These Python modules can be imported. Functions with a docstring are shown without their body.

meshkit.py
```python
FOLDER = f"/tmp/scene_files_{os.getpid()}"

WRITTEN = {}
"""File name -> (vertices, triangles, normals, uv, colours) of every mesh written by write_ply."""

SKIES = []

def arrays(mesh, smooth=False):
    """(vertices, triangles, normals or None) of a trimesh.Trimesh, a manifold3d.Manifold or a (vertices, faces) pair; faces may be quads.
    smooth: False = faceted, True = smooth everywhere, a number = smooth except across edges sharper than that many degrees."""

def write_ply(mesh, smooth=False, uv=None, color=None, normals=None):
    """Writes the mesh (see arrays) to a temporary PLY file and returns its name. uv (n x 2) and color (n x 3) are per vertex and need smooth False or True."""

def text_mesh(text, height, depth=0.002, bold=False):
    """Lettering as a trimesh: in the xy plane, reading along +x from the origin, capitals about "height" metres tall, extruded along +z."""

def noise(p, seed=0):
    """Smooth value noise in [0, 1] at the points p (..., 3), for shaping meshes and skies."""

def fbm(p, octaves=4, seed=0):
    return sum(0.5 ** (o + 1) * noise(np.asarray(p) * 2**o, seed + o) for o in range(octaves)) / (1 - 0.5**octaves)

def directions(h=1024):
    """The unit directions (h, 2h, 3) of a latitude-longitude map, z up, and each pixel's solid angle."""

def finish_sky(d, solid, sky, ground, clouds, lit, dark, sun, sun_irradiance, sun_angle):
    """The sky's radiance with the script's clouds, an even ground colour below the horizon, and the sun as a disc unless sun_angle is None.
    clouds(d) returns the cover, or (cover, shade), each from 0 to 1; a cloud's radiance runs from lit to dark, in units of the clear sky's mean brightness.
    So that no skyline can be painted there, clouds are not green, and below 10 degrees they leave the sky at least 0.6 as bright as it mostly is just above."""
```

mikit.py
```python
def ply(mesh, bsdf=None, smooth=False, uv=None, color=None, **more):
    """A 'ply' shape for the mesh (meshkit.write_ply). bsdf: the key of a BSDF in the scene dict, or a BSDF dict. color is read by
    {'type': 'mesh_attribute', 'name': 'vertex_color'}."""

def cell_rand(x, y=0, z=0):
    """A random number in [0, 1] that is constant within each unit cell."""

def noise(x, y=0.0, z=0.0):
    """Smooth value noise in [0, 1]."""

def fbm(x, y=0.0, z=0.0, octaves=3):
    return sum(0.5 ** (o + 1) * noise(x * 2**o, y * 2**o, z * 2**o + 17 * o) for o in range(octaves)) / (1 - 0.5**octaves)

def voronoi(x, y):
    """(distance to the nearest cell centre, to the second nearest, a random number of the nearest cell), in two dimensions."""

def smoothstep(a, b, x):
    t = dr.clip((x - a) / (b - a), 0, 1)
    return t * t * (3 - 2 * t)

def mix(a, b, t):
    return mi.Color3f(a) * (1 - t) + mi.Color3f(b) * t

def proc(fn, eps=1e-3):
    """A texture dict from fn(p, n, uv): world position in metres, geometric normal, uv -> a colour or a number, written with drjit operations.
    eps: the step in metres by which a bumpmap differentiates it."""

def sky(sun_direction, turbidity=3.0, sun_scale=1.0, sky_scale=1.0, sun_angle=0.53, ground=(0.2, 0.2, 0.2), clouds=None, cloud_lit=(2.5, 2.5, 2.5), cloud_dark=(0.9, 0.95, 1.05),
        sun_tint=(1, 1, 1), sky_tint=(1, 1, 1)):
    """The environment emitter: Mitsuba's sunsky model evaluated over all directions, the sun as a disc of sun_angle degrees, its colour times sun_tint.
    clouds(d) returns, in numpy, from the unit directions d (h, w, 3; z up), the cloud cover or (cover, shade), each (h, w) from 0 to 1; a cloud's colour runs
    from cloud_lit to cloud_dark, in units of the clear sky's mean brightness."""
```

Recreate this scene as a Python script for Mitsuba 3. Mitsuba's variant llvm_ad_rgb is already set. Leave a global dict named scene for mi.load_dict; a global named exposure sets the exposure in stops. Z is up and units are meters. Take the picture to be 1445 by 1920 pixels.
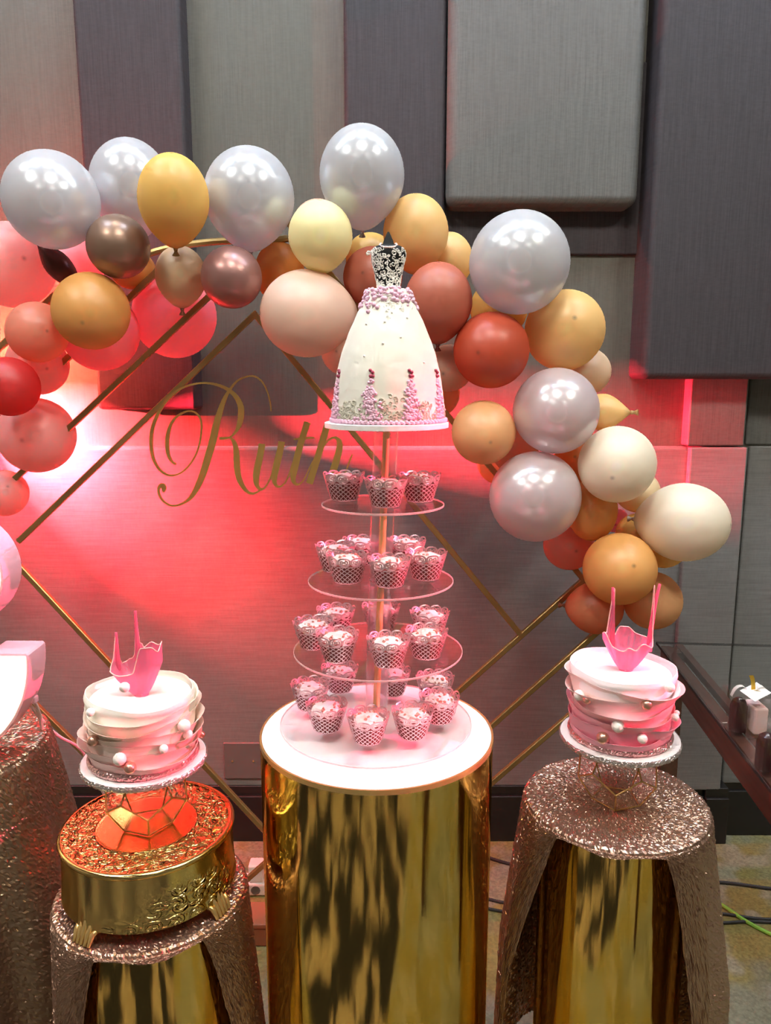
import math, random
import numpy as np, trimesh, manifold3d as m3
import mitsuba as mi, drjit as dr
import mikit, meshkit
from shapely.geometry import LineString, Polygon, Point, box as sbox
from shapely.ops import unary_union
from mikit import ply, proc, noise, fbm, smoothstep, mix, cell_rand, voronoi

T = mi.ScalarTransform4f
PI = math.pi
scene, labels = {'type': 'scene'}, {}
rng = np.random.default_rng(7)

# ------------------------------------------------------------------ camera, lights, exposure
PITCH, CAMZ, FPX = math.radians(10.0), 1.55, 1443.0
scene['camera'] = {'type': 'perspective', 'fov': math.degrees(2 * math.atan(722.5 / FPX)), 'fov_axis': 'x', 'near_clip': 0.05, 'far_clip': 50.0,
                   'to_world': T().look_at(origin=[0, 0, CAMZ], target=[0, math.cos(PITCH), CAMZ - math.sin(PITCH)], up=[0, 0, 1])}
exposure = 3.0
LS = 2.0 ** -exposure           # all lamps are given for exposure 0
CEIL = 3.8


def rgb(*c): return {'type': 'rgb', 'value': list(map(float, c))}


def spot(name, o, t, col, cutoff=25, beam=None):
    scene[name] = {'type': 'spot', 'to_world': T().look_at(origin=list(o), target=list(t), up=[0.01, 0.3, 1]), 'intensity': rgb(*[LS * c for c in col]),
                   'cutoff_angle': float(cutoff), 'beam_width': float(beam if beam else cutoff * 0.75)}


# stage lamps of the room: red effect lamp standing left beside the wall, ceiling spots on the cakes, pink lamp at the right
LAMP = (-1.25, 2.21, 1.50)
spot('lamp_red', LAMP, (LAMP[0] + 0.30, LAMP[1] + 0.26, LAMP[2] - 0.20), (270, 7.5, 10.0), 32.5, 7)
spot('lamp_red_down', LAMP, (-1.00, 2.39, 1.16), (24, 0.6, 1.2), 44, 5)
spot('lamp_red_beam', LAMP, (0.8, 2.42, 1.34), (400, 7, 17), 7.5, 3)
spot('lamp_red_spill', LAMP, (-1.05, 2.42, 1.68), (15, 1.2, 0.6), 62, 20)
spot('lamp_white', (-1.2, -0.9, 3.6), (0.0, 1.3, 1.2), (1.5, 1.6, 1.5), 17, 8)
spot('lamp_warm', (1.6, 0.2, 3.5), (0.05, 1.34, 1.4), (4, 3.4, 1.6), 17, 8)
spot('lamp_pink', (2.4, 1.0, 1.9), (0.0, 1.35, 1.15), (80, 6.5, 15), 10.5, 6.5)
DOWNLIGHT = (13, 12, 10.5)
DOWN_WASH = (30, 28.5, 25)
DOWN_COOL = (23, 32, 46)
DOWN_FRONT = (55, 53, 48)


# ------------------------------------------------------------------ helpers
def at(px, py, Y):
    """the point of the plane y = Y seen at this place of the photograph"""
    x, y = (px - 722.5) / FPX, (py - 960) / FPX
    d = np.array([x, math.cos(PITCH) - y * math.sin(PITCH), -math.sin(PITCH) - y * math.cos(PITCH)])
    return np.array([0, 0, CAMZ]) + d * (Y / d[1])


def onz(px, py, Z):
    x, y = (px - 722.5) / FPX, (py - 960) / FPX
    d = np.array([x, math.cos(PITCH) - y * math.sin(PITCH), -math.sin(PITCH) - y * math.cos(PITCH)])
    return np.array([0, 0, CAMZ]) + d * ((Z - CAMZ) / d[2])


def numbered(name):
    if name not in scene and not any(k.startswith(name + '__') for k in scene) and name not in labels:
        return name
    i = 1
    while f'{name}_{i:03d}' in scene or f'{name}_{i:03d}' in labels or any(k.startswith(f'{name}_{i:03d}__') for k in scene):
        i += 1
    return f'{name}_{i:03d}'


used = set()


def fresh(name):
    if name not in used:
        used.add(name); return name
    i = 1
    while f'{name}_{i:03d}' in used: i += 1
    used.add(f'{name}_{i:03d}'); return f'{name}_{i:03d}'


def thing(name, label, cat, group=None):
    k = fresh(name)
    labels[k] = {'label': label, 'category': cat}
    if group: labels[k]['group'] = group
    return k


def part(parent, name, mesh, mat, smooth=30, label=None, kind=None, tw=None, **kw):
    k = fresh(parent + '__' + name)
    scene[k] = mesh if isinstance(mesh, dict) else ply(mesh, mat, smooth, **kw)
    if tw is not None: scene[k] = {**scene[k], 'to_world': tw}
    if label or kind:
        labels[k] = {}
        if label: labels[k]['label'] = label
        if kind: labels[k]['kind'] = kind
    return k


def solo(name, mesh, mat, label, cat, group=None, smooth=30, **kw):
    k = thing(name, label, cat, group)
    scene[k] = ply(mesh, mat, smooth, **kw)
    return k


def struct(name, mesh, mat, label, smooth=30):
    k = fresh(name)
    scene[k] = ply(mesh, mat, smooth)
    labels[k] = {'label': label, 'kind': 'structure'}
    return k


def cat_(ms): return trimesh.util.concatenate(ms)


def tm(man):
    m = man.to_mesh()
    return trimesh.Trimesh(m.vert_properties[:, :3], m.tri_verts, process=False)


def bx(a, b):
    a, b = np.minimum(a, b), np.maximum(a, b)
    m = trimesh.creation.box(b - a); m.apply_translation((a + b) / 2); return m


def rbox(a, b, r=0.01, seg=16):
    """box with rounded edges"""
    a, b = np.minimum(a, b).astype(float), np.maximum(a, b).astype(float)
    s = m3.Manifold.sphere(r, seg)
    return tm(m3.Manifold.batch_hull([s.translate([x, y, z]) for x in (a[0] + r, b[0] - r) for y in (a[1] + r, b[1] - r) for z in (a[2] + r, b[2] - r)]))


def grid_mesh(P, closed_u=False, closed_v=False):
    """P (nu, nv, 3) -> mesh"""
    nu, nv = P.shape[:2]
    I = np.arange(nu * nv).reshape(nu, nv)
    if closed_u: I = np.vstack([I, I[:1]])
    if closed_v: I = np.hstack([I, I[:, :1]])
    q = np.stack([I[:-1, :-1], I[1:, :-1], I[1:, 1:], I[:-1, 1:]], -1).reshape(-1, 4)
    f = np.vstack([q[:, [0, 1, 2]], q[:, [0, 2, 3]]])
    return trimesh.Trimesh(P.reshape(-1, 3), f, process=False)


def lathe(prof, n=64, sx=1.0, sy=1.0):
    prof = np.asarray(prof, float)
    a = np.arange(n) * 2 * PI / n
    P = np.stack([np.cos(a)[:, None] * prof[None, :, 0] * sx, np.sin(a)[:, None] * prof[None, :, 0] * sy, np.broadcast_to(prof[None, :, 1], (n, len(prof)))], -1)
    return grid_mesh(P, closed_u=True)


def moved(m, *t):
    m = m.copy(); m.apply_translation(t if len(t) == 3 else t[0]); return m


def tube(pts, rad, n=8, cap=True):
    p = np.asarray(pts, float)
    t = np.gradient(p, axis=0); t /= np.linalg.norm(t, axis=1, keepdims=True) + 1e-12
    ref = np.array([0, 0, 1.0]) if abs(t[:, 2]).mean() < .8 else np.array([1.0, 0, 0])
    a = np.cross(t, ref); a /= np.linalg.norm(a, axis=1, keepdims=True) + 1e-12
    b = np.cross(t, a)
    ang = np.arange(n) * 2 * PI / n
    r = np.broadcast_to(rad, (len(p),))[:, None, None]
    P = p[:, None] + r * (np.cos(ang)[None, :, None] * a[:, None] + np.sin(ang)[None, :, None] * b[:, None])
    m = grid_mesh(P, closed_v=True)
    if cap:
        v = np.vstack([m.vertices, p[:1], p[-1:]]); k = len(p) * n; i = np.arange(n); j = (i + 1) % n
        f = np.vstack([m.faces, np.stack([i, j, i * 0 + k], 1), np.stack([j + k - n, i + k - n, i * 0 + k + 1], 1)])
        m = trimesh.Trimesh(v, f, process=False)
    m.fix_normals() if False else None
    return m


def spline(pts, n):
    from scipy.interpolate import CubicSpline
    p = np.asarray(pts, float); d = np.r_[0, np.cumsum(np.sqrt(np.linalg.norm(np.diff(p[:, :2] if p.shape[1] < 4 else p[:, :3], axis=0), axis=1)))]
    return CubicSpline(d, p)(np.linspace(0, d[-1], n))


def bar(a, b, w=0.015, up=(0, 1, 0)):
    """square tube with chamfered edges from a to b"""
    a, b = np.asarray(a, float), np.asarray(b, float)
    t = (b - a) / np.linalg.norm(b - a); s = np.cross(t, up); s /= np.linalg.norm(s); u = np.cross(s, t)
    h, c = w / 2, w / 2 - w * 0.12
    ring = [(h, c), (c, h), (-c, h), (-h, c), (-h, -c), (-c, -h), (c, -h), (h, -c)]
    P = [a + s * x + u * y for x, y in ring] + [b + s * x + u * y for x, y in ring] + [a, b]
    f = []
    for i in range(8):
        j = (i + 1) % 8
        f += [[i, i + 8, j], [j, i + 8, j + 8], [16, i, j], [17, j + 8, i + 8]]
    m = trimesh.Trimesh(np.array(P), np.array(f), process=False)
    return m


ICO1, ICO2 = trimesh.creation.icosphere(1), trimesh.creation.icosphere(2)


def balls(pts, rad, base=ICO1):
    pts = np.asarray(pts, float); rad = np.broadcast_to(rad, (len(pts),))
    v = (base.vertices[None] * rad[:, None, None] + pts[:, None]).reshape(-1, 3)
    f = (base.faces[None] + (np.arange(len(pts)) * len(base.vertices))[:, None, None]).reshape(-1, 3)
    return trimesh.Trimesh(v, f, process=False)


# ------------------------------------------------------------------ materials
def princ(col, rough=0.5, metal=0.0, two=True, **kw):
    b = {'type': 'principled', 'base_color': col if isinstance(col, dict) else rgb(*col), 'roughness': float(rough), 'metallic': float(metal), **kw}
    return {'type': 'twosided', 'b': b} if two else b


def thin(col, rough=0.4, dt=0.8, st=0.0, **kw):
    return {'type': 'principledthin', 'base_color': col if isinstance(col, dict) else rgb(*col), 'roughness': float(rough), 'diff_trans': float(dt), 'spec_trans': float(st), **kw}


def fabric_v(col, k=1.0):      # upright slub weave
    def fn(p, n, uv):
        s = fbm(p.x * 420 + p.y * 420, p.z * 14, 1.0, 3) * 0.6 + fbm(p.x * 90, p.z * 260, 3.0, 2) * 0.25 + noise(p.x * 6, p.z * 3) * 0.15
        return mi.Color3f(*col) * (0.62 + k * 0.76 * s)
    return proc(fn)


def fabric_h(col):             # cross weave of the lower wall
    def fn(p, n, uv):
        s = fbm(p.x * 16, p.z * 380, 1.0, 3) * 0.6 + fbm(p.x * 240, p.z * 70, 3.0, 2) * 0.2 + fbm(p.x * 3, p.z * 5, 5.0, 2) * 0.2
        return mi.Color3f(*col) * (0.72 + 0.56 * s)
    return proc(fn)


def bumped(b, fn, scale, eps=1e-3):
    return {'type': 'twosided', 'b': {'type': 'bumpmap', 'tex': proc(fn, eps), 'scale': float(scale), 'b': b}}


def coated(b, w, alpha, tint=(1, 1, 1)):      # thin translucent skin with a glossy outer film
    return {'type': 'blendbsdf', 'weight': float(w), 'b1': b, 'b2': {'type': 'roughconductor', 'material': 'none', 'distribution': 'ggx', 'alpha': float(alpha), 'specular_reflectance': rgb(*tint)}}


S = scene
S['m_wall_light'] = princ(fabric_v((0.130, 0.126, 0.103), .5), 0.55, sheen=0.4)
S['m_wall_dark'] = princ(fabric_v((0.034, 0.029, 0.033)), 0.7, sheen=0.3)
S['m_wall_grey'] = princ(fabric_v((0.120, 0.119, 0.110), .7), 0.6, sheen=0.4)
S['m_wall_low'] = princ(fabric_h((0.172, 0.172, 0.168)), 0.7, sheen=0.3)
S['m_black'] = princ((0.012, 0.011, 0.011), 0.35)
S['m_plate'] = princ((0.13, 0.12, 0.115), 0.4)
S['m_room'] = princ((0.30, 0.27, 0.23), 0.8)
S['m_ceiling'] = princ((0.5, 0.47, 0.42), 0.9)
S['m_gold_mirror'] = {'type': 'twosided', 'b': {'type': 'roughconductor', 'alpha': 0.012, 'specular_reflectance': rgb(0.76, 0.51, 0.155)}}
S['m_gold_tube'] = princ((0.40, 0.28, 0.11), 0.33, 0.75)
S['m_gold_sign'] = princ((0.42, 0.28, 0.08), 0.4, 0.55)
S['m_gold_trim'] = princ((0.8, 0.55, 0.22), 0.25, 0.8)
S['m_rod'] = princ((0.88, 0.66, 0.28), 0.3, 0.35)
S['m_silver_glitter'] = princ((0.62, 0.57, 0.57), 0.25, 0.85)
S['m_pink_glitter'] = princ((0.66, 0.40, 0.40), 0.25, 0.85)
S['m_rosegold'] = princ((0.72, 0.42, 0.33), 0.28, 0.85)
S['m_brass'] = princ((0.55, 0.36, 0.14), 0.3, 0.9)
S['m_white'] = princ((0.78, 0.77, 0.77), 0.35)
S['m_pearl'] = princ((0.88, 0.84, 0.80), 0.25, clearcoat=0.5)
S['m_glass'] = {'type': 'thindielectric', 'int_ior': 1.5}
S['m_acrylic'] = {'type': 'thindielectric', 'int_ior': 1.49, 'specular_transmittance': rgb(0.98, 0.95, 0.96)}
S['m_acrylic_edge'] = thin((0.92, 0.78, 0.78), 0.2, 1.2, 0.3)
S['m_sequin'] = princ((0.46, 0.30, 0.225), 0.31, 0.9)
S['m_sequin_dark'] = princ((0.37, 0.26, 0.18), 0.31, 0.9)
S['m_cream'] = princ((0.70, 0.68, 0.60), 0.6)
S['m_icing_pink'] = princ((0.68, 0.42, 0.54), 0.5)
S['m_icing_grey'] = princ((0.52, 0.50, 0.40), 0.6)
S['m_lace'] = princ((0.86, 0.84, 0.80), 0.45)
S['m_fondant_black'] = princ((0.008, 0.009, 0.010), 0.6, specular=0.2)
S['m_berry'] = princ((0.30, 0.05, 0.09), 0.3)
S['m_wrapper'] = princ((0.66, 0.46, 0.49), 0.30, 0.65)
S['m_sponge'] = princ((0.20, 0.035, 0.035), 0.8)
S['m_frosting'] = princ((0.74, 0.58, 0.57), 0.5)
S['m_crumb'] = princ((0.42, 0.20, 0.16), 0.5)
S['m_sugar'] = coated(thin((0.92, 0.34, 0.52), 0.12, 1.1, 0.35), 0.06, 0.06)
S['m_wood'] = princ(proc(lambda p, n, uv: mix((0.045, 0.018, 0.012), (0.09, 0.032, 0.02), fbm(p.x * 60, p.y * 5, p.z * 60, 3))), 0.3, clearcoat=0.6)
S['m_glass_top'] = {'type': 'thindielectric', 'int_ior': 1.55, 'specular_transmittance': rgb(0.95, 0.98, 0.96)}
S['m_letter_face'] = princ((0.9, 0.88, 0.8), 0.5)
S['m_letter_body'] = princ((0.80, 0.44, 0.54), 0.4)
S['m_plastic_white'] = princ((0.75, 0.68, 0.65), 0.4)
S['m_cable_black'] = princ((0.02, 0.02, 0.02), 0.5)
S['m_cable_green'] = princ((0.20, 0.42, 0.05), 0.5)
S['m_cable_pale'] = princ((0.75, 0.62, 0.60), 0.5)
S['m_brown_box'] = princ((0.25, 0.10, 0.05), 0.5)
S['m_ribbon_gold'] = princ((0.75, 0.50, 0.06), 0.3, 0.5)
S['m_ribbon_white'] = thin((0.85, 0.82, 0.78), 0.5, 0.8)
S['m_gift_dark'] = princ((0.03, 0.008, 0.01), 0.2)
S['m_gift_pink'] = princ((0.80, 0.58, 0.56), 0.5)
VC = {'type': 'mesh_attribute', 'name': 'vertex_color'}
S['m_latex'] = coated(thin(VC, 0.5, 0.42), 0.045, 0.16)
S['m_pearl_latex'] = coated(thin(VC, 0.3, 0.70, 0.14), 0.20, 0.05, (0.88, 0.96, 1.0))
S['m_latex_thin'] = coated(thin(VC, 0.5, 1.0), 0.045, 0.16)
S['m_chrome_latex'] = princ(VC, 0.34, 0.55)


def emboss(p, n, uv):          # rolled scrolls on the ring of the top plate and on the side band
    a = dr.atan2(p.x - RISER[0], -(p.y - RISER[1])); r = dr.sqrt(dr.square(p.x - RISER[0]) + dr.square(p.y - RISER[1]))
    top = dr.select(p.z > RISER[2] - 0.0035, 1.0, 0.0)
    u = a * 4.138; v = dr.select(top > 0.5, r - 0.006, p.z) / 0.030
    fu, fv = u - dr.floor(u) - 0.5, v - dr.floor(v) - 0.5
    flip = dr.select(cell_rand(dr.floor(u), dr.floor(v), 3.0) > 0.5, 1.0, -1.0)
    q = dr.sqrt(fu * fu + fv * fv)
    s = smoothstep(-0.1, 0.7, dr.sin(13.0 * q + flip * 2.0 * dr.atan2(fv, fu + 1e-6))) * (1 - smoothstep(0.42, 0.62, q)) + 0.6 * smoothstep(0.3, 0.8, noise(u * 5.0, v * 5.0, 2.0))
    ringm = smoothstep(0.088, 0.092, r) * (1 - smoothstep(0.142, 0.146, r))
    side = smoothstep(0.0, 0.25, fbm(u * 0.30 + 4.0, v * 0.25, 9.0, 2) - 0.40) * (1 - smoothstep(RISER[2] - 0.055, RISER[2] - 0.03, p.z))
    return s * dr.select(top > 0.5, ringm, side)


RISER = (-0.435, 1.284, 0.747)
S['m_gold_emboss'] = bumped({'type': 'roughconductor', 'alpha': 0.045, 'specular_reflectance': rgb(0.80, 0.60, 0.24)}, emboss, 0.0028, 4e-4)


def carpet(p, n, uv):
    m1 = fbm(p.x * 5, p.y * 5, 1.0, 4); m2 = fbm(p.x * 13, p.y * 11, 8.0, 3); m3_ = fbm(p.x * 160, p.y * 160, 2.0, 2)
    c = mix((0.22, 0.185, 0.055), (0.20, 0.205, 0.135), smoothstep(0.38, 0.62, m1))
    c = mix(c, (0.29, 0.285, 0.23), smoothstep(0.52, 0.72, m2) * 0.6)
    # brush-stroke medallion woven into the carpet in front of the display
    zone = smoothstep(0.0, 0.03, 0.70 - p.x - 0.95 * p.y + 0.08 * (m1 - 0.5)) * smoothstep(-1.6, -1.4, p.y) * (1 - smoothstep(0.95, 1.05, p.y))
    st = fbm(p.x * 11 + 2.0 * m2, p.y * 5.5 + 3.0, 4.0, 5)
    base = mix((0.25, 0.19, 0.115), (0.34, 0.29, 0.20), m2)
    strokes = mix(base, (0.006, 0.0055, 0.005), smoothstep(0.45, 0.485, st + 0.10 * (m3_ - 0.5)))
    c = mix(c, strokes, zone)
    return c * (0.55 + 0.5 * m3_)


S['m_carpet'] = princ(proc(carpet), 0.9)

# ------------------------------------------------------------------ the room
XL, XR, YF, YB = -3.6, 3.6, -4.6, 2.42
struct('floor', bx((XL, YF, -0.06), (XR, YB + 0.2, 0.0)), 'm_carpet', 'mottled gold and grey patterned carpet')
struct('ceiling', bx((XL, YF, CEIL), (XR, YB + 0.2, CEIL + 0.06)), 'm_ceiling', 'pale ceiling with downlights')
struct('wall_left', bx((XL - 0.1, YF, 0), (XL, YB + 0.2, CEIL)), 'm_room', 'plain side wall')
struct('wall_right', bx((XR, YF, 0), (XR + 0.1, YB + 0.2, CEIL)), 'm_room', 'plain side wall')
struct('wall_front', bx((XL, YF - 0.1, 0), (XR, YF, CEIL)), 'm_room', 'plain wall behind the viewer')
wall = struct('wall_back', bx((XL, YB, 0.0), (XR, YB + 0.2, CEIL)), 'm_wall_light', 'wall clad in padded taupe and grey fabric panels')


def panel(x0, x1, z0, z1, yf, mat, r=0.02, yb=YB + 0.02):
    part(wall, 'panel', rbox((x0, yf, z0), (x1, yb, z1), r), mat, 40)


def X(px, py, Y): return at(px, py, Y)[0]


def Zp(py, Y): return at(722, py, Y)[2]


ztop = CEIL - 0.01
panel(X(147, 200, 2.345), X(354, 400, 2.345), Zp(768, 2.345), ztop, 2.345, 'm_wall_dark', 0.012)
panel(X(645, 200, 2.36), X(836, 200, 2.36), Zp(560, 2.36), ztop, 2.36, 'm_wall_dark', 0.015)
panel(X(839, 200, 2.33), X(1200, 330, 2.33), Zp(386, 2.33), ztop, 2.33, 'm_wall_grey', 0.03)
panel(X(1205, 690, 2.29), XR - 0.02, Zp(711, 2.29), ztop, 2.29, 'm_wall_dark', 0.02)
zs = Zp(838, 2.385)
panel(XL + 0.02, X(1284, 1000, 2.385), 0.19, zs, 2.385, 'm_wall_low', 0.012)                     # broad lower panel
panel(X(1290, 900, 2.365), X(1398, 900, 2.365), 0.19, zs, 2.365, 'm_wall_low', 0.006)
panel(X(1400, 900, 2.41), XR - 0.02, 0.19, zs, 2.41, 'm_wall_low', 0.006)
panel(X(1290, 800, 2.37), X(1398, 800, 2.37), zs + 0.004, Zp(700, 2.37), 2.37, 'm_wall_grey', 0.006)
panel(X(1400, 800, 2.41), XR - 0.02, zs + 0.004, Zp(700, 2.41), 2.412, 'm_wall_grey', 0.006)
panel(X(800, 400, 2.41), X(1200, 400, 2.41), Zp(478, 2.41), Zp(390, 2.41) + .4, 2.408, 'm_wall_dark', 0.006)
for (x0, x1, yf) in ((XL + .02, X(1322, 1520, 2.355), 2.37), (X(1322, 1520, 2.355), X(1366, 1520, 2.355), 2.355), (X(1366, 1520, 2.355), XR - .02, 2.405)):
    k = struct('baseboard_back', cat_([rbox((x0, yf, 0.0), (x1, YB + 0.03, 0.165), 0.004), rbox((x0, yf + 0.010, 0.16), (x1, YB + 0.03, 0.198), 0.004)]), 'm_black', 'black stepped baseboard')
a, b = at(421, 1460, 2.38), at(490, 1393, 2.38)
t = thing('wall_plate', 'square grey blank wall plate low between the left cake and the round plinth', 'wall plate')
part(t, 'cover', rbox((a[0], 2.378, a[2]), (b[0], 2.388, b[2]), 0.003), 'm_plate')
for sx in (-1, 1):
    part(t, 'screw', moved(trimesh.creation.cylinder(0.003, 0.004, sections=12, transform=trimesh.transformations.rotation_matrix(PI / 2, [1, 0, 0])), (a[0] + b[0]) / 2 + sx * 0.035, 2.378, (a[2] + b[2]) / 2), 'm_gold_trim')

# recessed downlights: one row washes the panelled wall, two rows light the room
disk = {r: trimesh.creation.cylinder(r, 0.012, sections=40) for r in (0.2, 0.3)}
ring = {r: trimesh.creation.annulus(r, r + 0.02, 0.02, sections=40) for r in (0.2, 0.3)}
n_l = 0
for yy, xs, cool in ((1.60, np.arange(-2.1, 2.2, 0.7), 1), (0.2, (-1.8, 0.0, 1.8), 0), (-2.0, (-1.2, 1.2), 0)):
    for i, x in enumerate(xs):
        k = part('ceiling', 'downlight', ring[0.2 if cool else 0.3], 'm_white', tw=T().translate([float(x), yy, CEIL - 0.01]))
        e = part(k, 'lamp', disk[0.2 if cool else 0.3], 'm_white', tw=T().translate([float(x), yy, CEIL - 0.004]))
        col = DOWN_COOL if cool and i in (1, 3, 5) else DOWN_WASH if cool else DOWN_FRONT if yy == 0.2 else DOWNLIGHT
        scene[e] = {**scene[e], 'emitter': {'type': 'area', 'radiance': rgb(*[LS * c for c in col])}}

# ------------------------------------------------------------------ gold geometric backdrop frame
FY = 2.05
fr = thing('backdrop_frame', 'gold metal backdrop frame of nested diamonds standing before the wall', 'backdrop frame')


def zfloor(p, q):
    p, q = np.array(p, float), np.array(q, float)
    s = p[2] / (p[2] - q[2]); return p + (q - p) * s


def fbar(a, b, down=False, y=FY):
    a, b = at(*a, y), at(*b, y)
    if down: b = zfloor(a, b)
    part(fr, 'bar', bar(a, b), 'm_gold_tube', False)


fbar((35, 1015), (481, 586)); fbar((475, 586), (976, 1190)); fbar((35, 1060), (490, 1550), True)
fbar((1094, 1087), (457, 1654), True)
fbar((540, 418), (1098, 1092))
fbar((-40, 962), (392, 556)); fbar((-60, 853), (320, 484)); fbar((-40, 690), (104, 552))
fbar((50, 1305), (166, 1420), True)
fbar((1140, 1166), (930, 1353), True); fbar((1190, 1236), (930, 1460), True)
arc = [at(x, y, FY) for x, y in spline([(230, 500), (284, 474), (350, 459), (420, 452), (480, 451), (540, 447)], 24)]
part(fr, 'hoop', tube(arc, 0.009, 8), 'm_gold_tube')

# ------------------------------------------------------------------ script name sign on the frame
STROKES = [
 [(793,280,6),(782,200,7),(745,115,8),(700,80,9),(655,80,9),(600,105,11),(560,150,14),(530,200,22),(505,265,30),(480,350,38),(460,440,42),(438,520,42),(408,620,40),(372,710,34),(328,780,22),(275,815,12),(225,825,9),(175,800,10),(148,755,12),(150,718,18),(165,708,26),(176,722,26),(168,740,18)],
 [(245,584,12),(225,573,13),(205,540,18),(195,480,22),(200,410,22),(225,340,16),(265,300,12),(310,280,9),(350,284,9),(385,320,9),(393,380,9),(385,450,9),(360,530,9),(310,605,9),(260,642,9),(210,650,10),(160,625,12),(120,565,15),(103,480,19),(108,390,20),(130,320,20),(175,240,16),(230,180,13),(300,138,10),(370,120,10),(430,118,11),(490,130,15),(545,155,19),(590,195,25),(618,250,33),(620,310,34),(608,365,26),(585,405,14),(555,430,9),(522,436,15),(496,438,11)],
 [(555,432,8),(585,470,24),(595,540,34),(598,610,34),(610,670,30),(635,720,22),(670,752,14),(705,750,10),(740,728,9)],
 [(741,468,38),(725,560,38),(708,650,36),(714,710,22),(742,730,11),(780,685,8),(810,610,7),(838,530,7)],
 [(855,455,38),(835,550,38),(815,640,36),(817,698,20),(840,715,11),(875,690,8),(905,620,7),(935,540,7)],
 [(1003,343,38),(975,430,36),(945,540,38),(925,630,36),(922,680,24),(942,702,12),(970,690,8),(1000,640,7),(1040,560,6)],
 [(925,442,6),(985,436,13),(1042,433,6)],
 [(1117,360,38),(1085,470,38),(1042,610,38),(1014,697,40)],
 [(1055,600,7),(1085,510,8),(1120,450,9),(1160,432,13),(1186,455,28),(1184,510,38),(1162,590,40),(1147,640,36),(1152,690,20),(1180,700,9),(1220,640,7),(1262,530,6)],
]
polys = []
for st in STROKES:
    q = spline(st, 14 * len(st)); c, w = q[:, :2], np.maximum(q[:, 2:], 5) / 2
    d = np.gradient(c, axis=0); d /= np.linalg.norm(d, axis=1, keepdims=True); nrm = np.stack([-d[:, 1], d[:, 0]], 1)
    L, R = c + nrm * w, c - nrm * w
    polys += [Polygon([L[i], L[i + 1], R[i + 1], R[i]]).buffer(0.4) for i in range(len(c) - 1)]
SY = FY - 0.013
shape = unary_union(polys).simplify(0.3)
ms = []
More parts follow.
